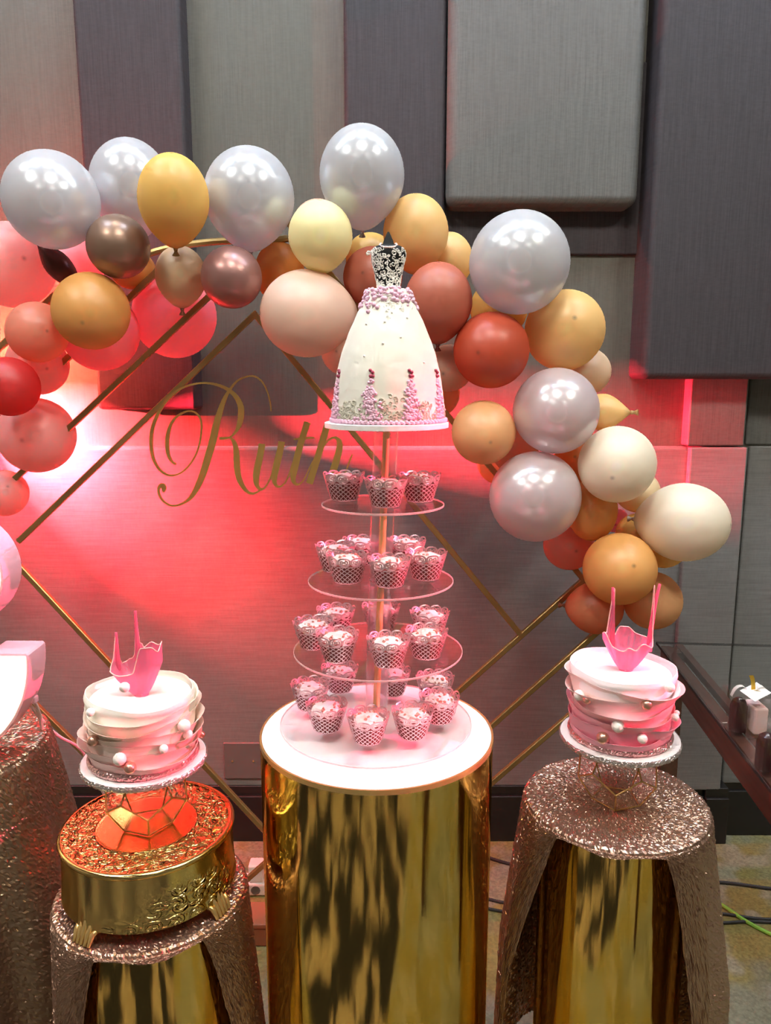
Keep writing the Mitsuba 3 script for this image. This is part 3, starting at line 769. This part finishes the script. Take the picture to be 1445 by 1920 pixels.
k_ = 1 / 2.865
PL = [(100 + x * k_, 1130 + y * k_, r * k_, q) for x, y, r, q in ((702, 662, 34, 0), (722, 708, 26, 0), (823, 705, 20, 1), (592, 786, 23, 0), (356, 840, 33, 0), (412, 888, 31, 1), (213, 742, 29, 1), (382, 455, 26, 0), (200, 588, 22, 0))]
k2 = 1 / 2.806
PR = [(930 + x * k2, 1050 + y * k2, r * k2, q) for x, y, r, q in ((436, 711, 29, 0), (478, 736, 23, 1), (791, 760, 29, 1), (912, 670, 27, 0), (640, 875, 33, 0), (560, 936, 33, 1), (769, 941, 26, 0), (940, 828, 22, 0), (950, 805, 15, 0))]
ruffled(LX, LY, BL + 0.011, 0.0905, 0.118, 'round cake with ivory to blush ruffles and sugar pearls above the gold riser',
        [(0.82, 0.78, 0.71), (0.80, 0.74, 0.65), (0.80, 0.69, 0.61), (0.79, 0.64, 0.57), (0.78, 0.61, 0.56), (0.78, 0.57, 0.54), (0.78, 0.53, 0.51)], PL, 21)
ruffled(RX, RY, BR + 0.011, 0.089, 0.128, 'round cake with pink ruffles and sugar pearls above the right sequin cloth',
        [(0.82, 0.74, 0.76), (0.81, 0.66, 0.63), (0.80, 0.58, 0.58), (0.80, 0.49, 0.53), (0.79, 0.40, 0.47), (0.78, 0.36, 0.45), (0.78, 0.33, 0.42)], PR, 22)


# ------------------------------------------------------------------ sugar toppers
def topper(cx, cy, z0, ctrl, label, face):
    """ctrl: (angle deg from the right of the viewer, turning away from him; rim radius, rim height) around the flared cup; tall spikes are narrow peaks"""
    t = thing('sugar_topper', label, 'sugar topper')
    from scipy.interpolate import PchipInterpolator
    c = np.array(sorted([q[:3] for q in ctrl])); A = np.r_[c[:, 0] - 360, c[:, 0], c[:, 0] + 360]
    rr, hh = np.tile(c[:, 1], 3), np.tile(c[:, 2], 3)
    n = 240; an = np.arange(n) * 360 / n
    r = PchipInterpolator(A, rr)(an); h = PchipInterpolator(A, hh)(an)
    ph = np.radians(an) + face
    rows = []
    hb = np.minimum(h, 0.060)
    for s in np.linspace(0, 1, 26):
        rb = 0.0095 + (r - 0.0095) * s ** 0.8 if s < 1 else r
        z = h * s
        low = np.clip(z / hb, 0, 1)
        rad = 0.0095 + (r - 0.0095) * low ** 0.75 + 0.0012 * np.sin(ph * 7) * low
        rows.append(np.stack([np.cos(ph) * rad, np.sin(ph) * rad, z0 + z], 1))
    P = np.array(rows)
    # spikes narrow towards their centre line as they rise
    for pk in [q for q in ctrl if q[2] > 0.1]:
        a = math.radians(pk[0]) + face
        dd = np.abs((ph - a + PI) % (2 * PI) - PI)
        sel = dd < math.radians(26)
        ctr = np.array([math.cos(a) * pk[1], math.sin(a) * pk[1]])
        for j in range(len(P)):
            up = np.clip((P[j, sel, 2] - z0 - 0.045) / 0.025, 0, 1)[:, None] * 0.45
            P[j, sel, :2] = P[j, sel, :2] * (1 - up) + ctr * up
    Q = P.copy(); cxy = Q[:, :, :2]; nn = cxy / (np.linalg.norm(cxy, axis=2, keepdims=True) + 1e-9)
    m = grid_mesh(P, closed_v=True); m.apply_translation((cx, cy, 0))
    part(t, 'cup', m, 'm_sugar', True)
    rim = P[-1] + np.array([cx, cy, 0])
    part(t, 'gilded_rim', tube(np.vstack([rim, rim[:1]]), 0.0011, 6, False), 'm_rim_pink', True, 'pale gilded rim')
    part(t, 'base', moved(lathe([(0.0001, z0), (0.0125, z0), (0.0115, z0 + 0.006), (0.0095, z0 + 0.010), (0.0001, z0 + 0.010)], 32), cx, cy, 0), 'm_sugar', 30)
    for pk in [q for q in ctrl if q[2] > 0.1]:     # solid pulled-sugar core of each spike
        a = math.radians(pk[0]) + face
        cc = np.array([cx + math.cos(a) * pk[1], cy + math.sin(a) * pk[1]])
        zs_ = np.linspace(z0 + 0.035, z0 + pk[2] + 0.002, 14)
        bend = np.linspace(0, 1, 14) ** 2 * pk[3] if len(pk) > 3 else np.zeros(14)
        part(t, 'spike', tube(np.stack([cc[0] + bend - bend[6], np.full(14, cc[1]), zs_], 1), np.linspace(0.0055, 0.0024, 14), 10), 'm_sugar', True)
    return t


S['m_rim_pink'] = princ((0.90, 0.55, 0.50), 0.25, 0.2)
ZL, ZR = BL + 0.011 + 0.118, BR + 0.011 + 0.128
topper(LX + 0.003, LY - 0.004, ZL, [(8, 0.038, 0.096), (30, 0.034, 0.086), (60, 0.028, 0.088), (85, 0.022, 0.080), (118, 0.016, 0.147), (140, 0.026, 0.066), (158, 0.036, 0.054), (178, 0.039, 0.112), (198, 0.052, 0.056), (222, 0.036, 0.044), (248, 0.022, 0.046), (272, 0.018, 0.070), (296, 0.024, 0.092), (322, 0.032, 0.094), (345, 0.038, 0.083)],
       'pink sugar splash with two pulled spikes on the left cake', 0.0)
topper(RX + 0.004, RY - 0.002, ZR, [(2, 0.044, 0.160, 0.012), (22, 0.042, 0.058), (48, 0.030, 0.064), (72, 0.027, 0.073), (100, 0.027, 0.074), (128, 0.027, 0.058), (150, 0.028, 0.150, -0.004), (172, 0.044, 0.068), (190, 0.046, 0.074), (212, 0.038, 0.052), (240, 0.027, 0.043), (262, 0.025, 0.050), (285, 0.029, 0.046), (308, 0.035, 0.058), (330, 0.043, 0.050), (346, 0.046, 0.060)],
       'pink sugar splash with two tall thin spikes on the right cake', 0.0)

# ------------------------------------------------------------------ acrylic cupcake stand
TX = {4: 704.5, 3: 708.5, 2: 713.5, 1: 717.5, 0: 724.5}
TZ = {4: 0.920, 3: 1.060, 2: 1.191, 1: 1.329, 0: 1.462}
TR = {4: 0.177, 3: 0.154, 2: 0.1305, 1: 0.1085}
cyp = {4: 1347, 3: 1215, 2: 1085, 1: 943, 0: 797}
TC = {i: (float(at(TX[i], cyp[i], CY)[0]), CY) for i in TX}
st = thing('cupcake_stand', 'clear acrylic cupcake stand of four round tiers on the central plinth', 'cupcake stand')
for i in (4, 3, 2, 1):
    r, z, (x, y) = TR[i], TZ[i], TC[i]
    k = part(st, 'tier', moved(lathe([(0.0001, z), (r - 0.001, z)], 128), x, y, 0), 'm_acrylic')
    part(k, 'edge', moved(lathe([(r - 0.0009, z - 0.0001), (r, z - 0.0006), (r, z - 0.0034), (r - 0.0009, z - 0.0039)], 128), x, y, 0), 'm_acrylic_edge', 30)
for i, j in ((4, 3), (3, 2), (2, 1), (1, 0)):
    a, b = np.array([*TC[i], TZ[i]]), np.array([*TC[j], TZ[j] - 0.004])
    if j == 0: b[2] = TZ[0]
    part(st, 'tube', tube([a, a + (b - a) * .5, b], 0.0215, 48, False), 'm_acrylic', True)
    part(st, 'tube', tube([a, a + (b - a) * .5, b], 0.0198, 48, False), 'm_acrylic', True)
a, b = np.array([*TC[4], TZ[4]]), np.array([*TC[0], TZ[0]])
part(st, 'rod', tube([a, (a + b) / 2, b], 0.0062, 20), 'm_rod', True, 'gold metal rod inside the clear tube')
for k in range(6):
    aa = k * PI / 3 + 0.25
    part(st, 'foot', moved(lathe([(0.0001, CZ + 0.001), (0.013, CZ + 0.001), (0.013, TZ[4] - 0.0045), (0.0001, TZ[4] - 0.0045)], 24), TC[4][0] + 0.145 * math.cos(aa), CY + 0.145 * math.sin(aa), 0), 'm_acrylic')

# ------------------------------------------------------------------ cupcakes
NC, WH = 10, 0.052                    # motifs around, wrapper height
cw = 2 * PI * 0.031 / NC
lw = 0.0009
cell = []
def ln(*p, w=lw): cell.append(LineString(p).buffer(w, 3))
h1, h2, h3 = 0.004, 0.019, 0.034
cell.append(sbox(-cw * .01, 0, cw * 1.01, 0.0022))
for (za, zb) in ((0.0015, h2), (h2, h3)):
    ln((0, za), (cw, zb)); ln((0, zb), (cw, za))
    ln((cw / 2, za), (cw, (za + zb) / 2)); ln((cw / 2, za), (0, (za + zb) / 2)); ln((cw / 2, zb), (cw, (za + zb) / 2)); ln((cw / 2, zb), (0, (za + zb) / 2))
ln((0, h3), (cw, h3), w=0.0008)
# heart shaped arch with curled ends on top
arch = [(cw * 0.5, h3), (cw * 0.12, h3 + 0.005), (cw * 0.04, h3 + 0.0095), (cw * 0.16, h3 + 0.0145), (cw * 0.5, h3 + 0.0165), (cw * 0.84, h3 + 0.0145), (cw * 0.96, h3 + 0.0095), (cw * 0.88, h3 + 0.005), (cw * 0.5, h3)]
cell.append(LineString(spline(arch, 40)).buffer(0.0015, 3))
for s in (-1, 1):
    cell.append(LineString(spline([(cw * (0.5 + s * 0.02), h3 + 0.003), (cw * (0.5 + s * 0.26), h3 + 0.0075), (cw * (0.5 + s * 0.22), h3 + 0.012), (cw * (0.5 + s * 0.06), h3 + 0.0105), (cw * (0.5 + s * 0.12), h3 + 0.0078)], 20)).buffer(0.0012, 3))
cellp = unary_union(cell).intersection(sbox(0, 0, cw, 0.06)).simplify(0.00012)
cv, cf = [], []
for g in getattr(cellp, 'geoms', [cellp]):
    gv, gf = trimesh.creation.triangulate_polygon(g, engine='earcut')
    cf.append(np.asarray(gf) + sum(len(q) for q in cv)); cv.append(gv)
cv, cf = np.vstack(cv), np.vstack(cf)
RB_, RT_ = 0.0240, 0.0385
allv, allf = [], []
for k in range(NC):
    ph = (cv[:, 0] / cw + k) * 2 * PI / NC
    s = cv[:, 1] / WH; r = RB_ + (RT_ - RB_) * s ** 0.9
    allf.append(cf + k * len(cv)); allv.append(np.stack([np.cos(ph) * r, np.sin(ph) * r, cv[:, 1] * 0.97], 1))
WRAP = trimesh.Trimesh(np.vstack(allv), np.vstack(allf), process=False)
SPONGE = lathe([(0.0001, 0.0005), (0.0215, 0.0005), (0.0225, 0.002), (0.030, 0.033), (0.028, 0.036), (0.0001, 0.037)], 40)


def frosting(seed):
    m = trimesh.creation.icosphere(4); v = m.vertices.copy(); v = v[:, :]
    nz = meshkit.fbm(v * 2.6 + seed * 7 + 10, 3, seed) - 0.5
    rid = np.abs(meshkit.noise(v * 4.0 + seed * 3 + 20, seed) - 0.5)
    sc = 1 + 0.42 * nz - 0.25 * (0.25 - rid)
    w = v * sc[:, None] * np.array([0.0285, 0.0285, 0.016]); w[:, 2] += 0.033
    m.vertices = w; return m


def crumbs(seed, fm):
    g = np.random.default_rng(seed + 90); idx = [i for i in g.permutation(len(fm.vertices)) if fm.vertices[i, 2] > 0.040][:16]
    ms = []
    for i in idx:
        b = trimesh.creation.box(g.uniform(0.002, 0.0055, 3)); b.apply_transform(trimesh.transformations.random_rotation_matrix(g.random(3))); b.apply_translation(fm.vertices[i]); ms.append(b)
    return cat_(ms)


VAR = []
for s in range(4):
    fm = frosting(s); VAR.append((ply(fm, 'm_frosting', True), ply(crumbs(s, fm), 'm_crumb', False)))
WP, SP = ply(WRAP, 'm_wrapper', False), ply(SPONGE, 'm_sponge', 30)
CUP = [
 (1, 645, 937, 'left one of three cupcakes on the top tier'), (1, 723, 949, 'middle, nearest cupcake of the three on the top tier'), (1, 786, 939, 'right one of three cupcakes on the top tier'),
 (2, 678, 1056, 'cupcake at the back left of the second tier from the top'), (2, 762, 1057, 'cupcake at the back right of the second tier from the top'), (2, 629, 1069, 'cupcake at the far left of the second tier, half hidden behind the front left one'),
 (2, 651, 1090, 'front left cupcake of the second tier from the top'), (2, 730, 1097, 'front middle cupcake of the second tier from the top'), (2, 798, 1084, 'front right cupcake of the second tier from the top'),
 (3, 714, 1180, 'cupcake at the back of the third tier, seen through the clear tube'), (3, 630, 1186, 'cupcake at the back left of the third tier'), (3, 805, 1192, 'cupcake at the back right of the third tier'), (3, 588, 1212, 'leftmost cupcake of the third tier'),
 (3, 633, 1236, 'front left cupcake of the third tier, overlapping the leftmost one'), (3, 728, 1246, 'front middle cupcake of the third tier'), (3, 799, 1230, 'front right cupcake of the third tier'),
 (4, 637, 1293, 'cupcake at the back left of the bottom tier'), (4, 735, 1299, 'cupcake at the back of the bottom tier right of the tube'), (4, 815, 1312, 'cupcake at the back right of the bottom tier'), (4, 582, 1326, 'leftmost cupcake of the bottom tier'),
 (4, 823, 1350, 'rightmost cupcake of the bottom tier, in front of another'), (4, 613, 1366, 'front left cupcake of the bottom tier'), (4, 690, 1388, 'nearest cupcake at the very front of the bottom tier'), (4, 773, 1379, 'front right cupcake of the bottom tier'),
]
for i, (tier, px, py, lab) in enumerate(CUP):
    p = onz(px, py, TZ[tier] + 0.0005)
    tw = T().translate([float(p[0]), float(p[1]), TZ[tier] + 0.0008]).rotate([0, 0, 1], i * 47.0)
    k = thing('cupcake', lab, 'cupcake', 'cupcakes in lace wrappers on the clear stand')
    part(k, 'lace_wrapper', WP, None, tw=tw); part(k, 'sponge', SP, None, tw=tw)
    part(k, 'frosting', VAR[i % 4][0], None, tw=tw); part(k, 'crumbs', VAR[i % 4][1], None, tw=tw, kind='stuff')

# ------------------------------------------------------------------ dress cake on the top of the stand
DX, DY = TC[0][0] + 0.003, CY
BZ = TZ[0] + 0.0003
cake_board(TC[0][0], CY, BZ, 0.1085, 'white round board under the dress cake at the top of the stand', th=0.010, glit=False)
SZ = BZ + 0.0102
SKH = 0.222
pr = [(0.0001, 0.0), (0.0965, 0.0), (0.0972, 0.010), (0.0955, 0.035), (0.0925, 0.060), (0.087, 0.090), (0.077, 0.125), (0.064, 0.158), (0.050, 0.188), (0.0395, 0.208), (0.036, 0.218), (0.030, 0.222), (0.0001, 0.222)]
q = np.vstack([pr[:2], spline(pr[1:-1], 60)[1:], pr[-1:]])
q[:, 0] = np.maximum(q[:, 0], 1e-4)
dc = thing('dress_cake', 'dress shaped cake with ivory bell skirt and black lace bodice on the stand top', 'cake')
m = lathe(q, 128); v = m.vertices.copy()
nn = meshkit.fbm(v * 60 + 5, 3, 3) - 0.5; rad = np.hypot(v[:, 0], v[:, 1])
v[:, :2] *= (1 + np.where(rad > 0.02, 0.0022 * nn / np.maximum(rad, 0.02), 0))[:, None]
m.vertices = v
part(dc, 'skirt', moved(m, DX, DY, SZ), 'm_cream', 40, 'smooth ivory icing skirt')


def skirt_r(z): return np.interp(z, q[1:, 1], q[1:, 0])


def on_skirt(ang, z, off=0.0):   # ang 0 faces the viewer, positive to the right
    r = skirt_r(z) + off
    return np.stack([DX + r * np.sin(ang), DY - r * np.cos(ang), SZ + z + 0 * r], -1)


def frame_at(ang): return np.array([math.cos(ang), math.sin(ang), 0]), np.array([0, 0, 1.0])


def curls(places, size, rad, seed, hand=None):
    """small piped scrolls lying on a surface; places: (point, right, up)"""
    g = np.random.default_rng(seed); ms = []
    for p, rt, up in places:
        s = size * g.uniform(0.7, 1.25); a0 = g.uniform(0, 6.28); sg_ = 1 if g.random() < .5 else -1
        tq = np.linspace(0, 1, 12); rr = s * (1 - 0.75 * tq); an = a0 + sg_ * tq * 5.6
        ms.append(tube(p + (rr * np.cos(an))[:, None] * rt + (rr * np.sin(an))[:, None] * up, rad, 5))
    return cat_(ms)


g = np.random.default_rng(5)
pl = []
for i in range(620):
    an = g.uniform(-PI, PI); zmax = 0.030 + 0.016 * max(0, math.sin(an * 2 + 1.2)) + 0.006 * math.sin(an * 7)
    z = 0.006 + (zmax - 0.004) * g.random() ** 1.3
    pl.append((on_skirt(np.array(an), z, 0.0006), *frame_at(an)))
part(dc, 'lace_band', curls(pl, 0.0042, 0.00075, 6), 'm_icing_grey', True, 'piped grey and cream scrolls around the hem', kind='stuff')
pl = [(on_skirt(np.array(g.normal(-0.05, 0.38)), 0.212 - abs(g.normal(0, 0.016)), 0.0005),) for i in range(70)]
pl = [(p[0], *frame_at(0)) for p in pl]
part(dc, 'waist_lace', curls(pl, 0.0040, 0.0007, 8), 'm_lace', True, 'piped lace under the waist')
# flower sprays climbing the skirt, each topped by dark berries
spr_px = [-1.18, -0.32, 0.40, 1.10, 1.9, 2.7, -1.95, -2.75]
for si, a0 in enumerate(spr_px):
    pts = []
    for i in range(150):
        hz = g.random() ** 1.5
        z = 0.010 + 0.062 * hz; wdt = (1 - hz) * 0.018 + 0.0025
        an = a0 + g.normal(0, 0.5) * wdt / skirt_r(z)
        pts.append(on_skirt(np.array(an), z, 0.0008))
    k = part(dc, 'flower_spray', balls(pts, g.uniform(0.0016, 0.0033, len(pts))), 'm_icing_pink', True, 'pink piped flower spray')
    part(k, 'berries', balls([on_skirt(np.array(a0 + o), 0.078 + h, 0.0015) for o, h in ((0, 0), (0.03, 0.006), (-0.015, 0.009), (0.045, 0.0))], [0.0032, 0.003, 0.0028, 0.0024], ICO2), 'm_berry', True, 'dark red berries')
an = np.linspace(0, 2 * PI, 150, endpoint=False)
part(dc, 'bead_border', balls([on_skirt(np.array(x), 0.0025 + 0.002 * (i % 2), 0.0022) for i, x in enumerate(an)], 0.0034), 'm_icing_pink', True, 'pink beaded border around the hem', kind='stuff')
pts = []; rr = []
for i in range(260):
    x = g.uniform(-PI, PI); z = g.uniform(0.205, 0.226) if i < 190 else 0.206 - abs(g.normal(0, 0.010))
    pts.append(on_skirt(np.array(x), min(z, 0.222), 0.0012) + np.array([0, 0, max(0, z - 0.222)])); rr.append(g.uniform(0.0022, 0.0044))
part(dc, 'waist_ruffle', balls(pts, rr), 'm_icing_pink', True, 'ruffled pink icing around the waist', kind='stuff')
for x, z in ((-0.62, 0.162), (0.55, 0.172), (-0.12, 0.13), (0.28, 0.14), (0.75, 0.10), (-0.1, 0.165), (-0.5, 0.11), (0.1, 0.18)):
    part(dc, 'pearl', balls([on_skirt(np.array(x), z, 0.0008)], 0.0019, ICO2), 'm_pearl', True, 'tiny sugar pearl')
bz = SZ + 0.218
bp = spline([(0.0185, 0.0), (0.0195, 0.006), (0.0225, 0.022), (0.027, 0.042), (0.0305, 0.056), (0.0315, 0.064), (0.029, 0.072), (0.022, 0.077), (0.0115, 0.079)], 40)
bp = np.vstack([[(0.0001, 0)], bp, [(0.0100, 0.081), (0.0085, 0.086), (0.0050, 0.094), (0.0018, 0.100), (0.0001, 0.1012)]])
YS = 0.72
bp[:, 0] *= 0.91; bp[:, 1] *= 0.96
part(dc, 'bodice', moved(lathe(bp, 64, 1.0, YS), DX, DY, bz), 'm_fondant_black', 40, 'black fondant bodice with pointed neck')


def on_bodice(an, z, off):
    r = np.interp(z, bp[1:41, 1], bp[1:41, 0]) + off
    return np.array([DX + r * math.sin(an), DY - r * math.cos(an) * YS, bz + z])


pl = []
for i in range(420):
    an_ = g.uniform(-PI, PI); z = 0.002 + 0.066 * g.random()
    if z > 0.056 and abs(an_) < 0.10 + (z - 0.056) * 26 and g.random() < .9: continue      # open neckline
    pl.append((on_bodice(an_, z, 0.0006), np.array([math.cos(an_), math.sin(an_) * YS, 0]), np.array([0, 0, 1.0])))
part(dc, 'bodice_lace', curls(pl, 0.0038, 0.0008, 9), 'm_lace', True, 'white scroll lace over the black bodice', kind='stuff')
part(dc, 'sleeve', curls([(on_bodice(-1.45, 0.062, 0.003 + 0.002 * i), np.array([0.8, 0.5, 0]), np.array([0, 0, 1.0])) for i in range(3)], 0.004, 0.0011, 3), 'm_lace', True)
xs = np.linspace(-1.9, 1.9, 24)
part(dc, 'pearl_necklace', balls([(DX + (0.0125 + 0.007 * max(math.cos(x), 0)) * math.sin(x), DY - (0.0125 + 0.0155 * max(math.cos(x), 0)) * math.cos(x) * YS, bz + 0.0775 - 0.0085 * max(math.cos(x), 0)) for x in xs], 0.0021, ICO2), 'm_gift_pink', True, 'string of pale pink pearls')

# ------------------------------------------------------------------ glass table at the right, gift boxes, floor clutter
TT = 0.75
far, near = onz(1230, 1203, TT), onz(1445, 1480, TT)
dirv = (near - far) / np.linalg.norm(near - far); side = np.array([-dirv[1], dirv[0], 0]); side = side if side[0] > 0 else -side
Lh, Wd = 1.75, 0.95
c0, c1, c2, c3 = far, far + dirv * Lh, far + dirv * Lh + side * Wd, far + side * Wd
t = thing('glass_table', 'dark wooden table with glass top at the right edge', 'table')


def slab(a, b, c, d, z0, z1):
    P = np.array([[*q[:2], z] for z in (z1, z0) for q in (a, b, c, d)])
    f = np.array([[0, 1, 2], [0, 2, 3], [4, 6, 5], [4, 7, 6]] + [x for i in range(4) for j in [(i + 1) % 4] for x in ([i, i + 4, j], [j, i + 4, j + 4])])
    m = trimesh.Trimesh(P, f, process=False); trimesh.repair.fix_normals(m); return m


part(t, 'glass_top', trimesh.Trimesh(np.array([c0, c1, c2, c3]), np.array([[0, 1, 2], [0, 2, 3]]), process=False), 'm_glass_top', False, 'clear glass top')
w_, w2 = 0.028, 0.085
part(t, 'glass_edge', cat_([slab(c0 - side * 0.001, c1 - side * 0.001, c1 + side * .0005, c0 + side * .0005, TT - 0.0078, TT - 0.0002), slab(c0 - dirv * 0.001, c3 - dirv * 0.001, c3, c0, TT - 0.0078, TT - 0.0002)]), 'm_cable_black', False)
for a, b, n_ in ((c0 + side * 0.012 + dirv * 0.012, c1 + side * .012, side),):
    part(t, 'apron', slab(a, b, b + n_ * w_, a + n_ * w_, TT - 0.085, TT - 0.009), 'm_wood', False)
inn = side * 0.058
part(t, 'under_rail', slab(c0 + inn, c1 + inn, c1 + inn + side * 0.02, c0 + inn + side * 0.02, TT - 0.026, TT - 0.006), 'm_wood', False)
for q in (c0 + side * 0.018 + dirv * 0.018, c3 - side * 0.07 + dirv * 0.018, c1 + side * .018 - dirv * .07, c2 - side * .07 - dirv * .07):
    part(t, 'leg', slab(q, q + dirv * .05, q + dirv * .05 + side * .05, q + side * .05, 0.0, TT - 0.010), 'm_wood', False)


def gift(px, py, label, w=0.085, h=0.095, tag_=True):
    p = onz(px, py, TT)
    x, y = p[0], p[1] + w / 2
    t = thing('gift_box', label, 'gift box', 'gift boxes on the glass table')
    part(t, 'box', rbox((x - w / 2, y - w / 2, TT + 0.0005), (x + w / 2, y + w / 2, TT + h), 0.004), 'm_glass', 30, 'clear plastic box')
    part(t, 'dark_filling', moved(lathe([(0.0001, 0.002), (0.017, 0.002), (0.019, 0.010), (0.019, 0.060), (0.014, 0.074), (0.006, 0.080), (0.0001, 0.081)], 32), x - 0.018, y, TT), 'm_gift_dark')
    part(t, 'pink_filling', rbox((x + 0.006, y - 0.028, TT + 0.002), (x + 0.038, y + 0.028, TT + 0.066), 0.006), 'm_gift_pink')
    if tag_:
        m = rbox((-0.028, -0.020, 0), (0.028, 0.020, 0.0015), 0.0006); m.apply_transform(trimesh.transformations.rotation_matrix(0.5, [0, 0, 1])); m.apply_transform(trimesh.transformations.rotation_matrix(0.35, [1, 0, 0]))
        part(t, 'tag', moved(m, x + 0.006, y - 0.022, TT + h + 0.008), 'm_white', 30, 'white card tag')
        for s in (-1, 1):
            rib = [(x + s * 0.004, y - 0.01, TT + h), (x + s * 0.018, y - 0.012, TT + h + 0.018), (x + s * 0.034, y - 0.008, TT + h + 0.010), (x + s * 0.040, y - 0.006, TT + h - 0.008)]
            P = spline(rib, 20); m = grid_mesh(np.stack([P + [0, -0.006, 0], P + [0, 0.006, 0]], 0)); part(t, 'white_ribbon', m, 'm_ribbon_white', True)
        for s, hh in ((-1, 0.040), (1, 0.006)):
            P = spline([(x + 0.004, y - 0.016, TT + h + 0.006), (x + 0.004 + s * 0.004, y - 0.02, TT + h + 0.008 + hh * .5), (x + 0.004 + s * 0.012, y - 0.024, TT + h + 0.008 + hh)], 12)
            part(t, 'gold_ribbon', grid_mesh(np.stack([P + [-0.005, 0, 0], P + [0.005, 0.001, 0]], 0)), 'm_ribbon_gold', True, 'gold ribbon bow')
    return t


gift(1412, 1386, 'clear gift box with white tag and gold ribbon on the glass table')
gift(1468, 1462, 'dark filled gift box cut by the right edge, nearer on the glass table', tag_=False)


def floor_line(pts, r=0.005):
    P = [onz(x, y, r) for x, y in pts]; return tube(spline(P, 40), r, 8)


solo('floor_cable', floor_line([(900, 1600), (1100, 1640), (1345, 1654), (1400, 1660), (1500, 1672)]), 'm_cable_black', 'black cable on the carpet, farthest of the cables behind the right cloth', 'cable', 'black cables on the carpet')
solo('floor_cable', floor_line([(900, 1680), (1100, 1706), (1340, 1712), (1400, 1720), (1500, 1722)], 0.0045), 'm_cable_black', 'black cable in the middle of the carpet right of the sequin cloth', 'cable', 'black cables on the carpet')
solo('floor_cable', floor_line([(900, 1700), (1100, 1725), (1340, 1731), (1400, 1728), (1500, 1736)], 0.0045), 'm_cable_black', 'nearest black cable on the carpet right of the sequin cloth', 'cable', 'black cables on the carpet')
solo('floor_cable', floor_line([(1250, 1660), (1345, 1692), (1390, 1722), (1445, 1752), (1500, 1775)], 0.0055), 'm_cable_green', 'green cable on the carpet at the right edge', 'cable')
p = onz(468, 1690, 0.0)
t = thing('power_strip', 'white power strip with plugged adapters on the carpet left of the round plinth', 'power strip')
part(t, 'strip', rbox((p[0] - 0.11, p[1] + 0.02, 0.0005), (p[0] + 0.12, p[1] + 0.08, 0.042), 0.008), 'm_plastic_white')
for dx, h in ((-0.055, 0.085), (0.015, 0.098)):
    part(t, 'adapter', rbox((p[0] + dx - 0.022, p[1] + 0.026, 0.041), (p[0] + dx + 0.022, p[1] + 0.072, h), 0.006), 'm_plastic_white')
for dx in (-0.055, 0.015, 0.075):
    part(t, 'socket', moved(trimesh.creation.cylinder(0.014, 0.004, sections=24, transform=trimesh.transformations.rotation_matrix(PI / 2, [1, 0, 0])), p[0] + dx, p[1] + 0.02, 0.022), 'm_plate')
solo('hanging_cable', tube(spline([(p[0] - 0.06, p[1] + 0.05, 0.08), (p[0] - 0.06, p[1] + 0.06, 0.16), (p[0] - 0.10, p[1] + 0.16, 0.10), (p[0] - 0.2, p[1] + 0.22, 0.006), (p[0] - 0.5, p[1] + 0.2, 0.006)], 40), 0.003, 8), 'm_cable_black', 'thin dark cord looping up from the white power strip', 'cord')
p = onz(468, 1775, 0.0)
t = thing('floor_box', 'small brown box on the carpet between the low left plinth and the round plinth', 'box')
part(t, 'body', rbox((p[0] - 0.06, p[1], 0.0005), (p[0] + 0.06, p[1] + 0.09, 0.055), 0.004), 'm_brown_box')
part(t, 'lid', rbox((p[0] - 0.063, p[1] - 0.003, 0.055), (p[0] + 0.063, p[1] + 0.093, 0.070), 0.004), 'm_brown_box')
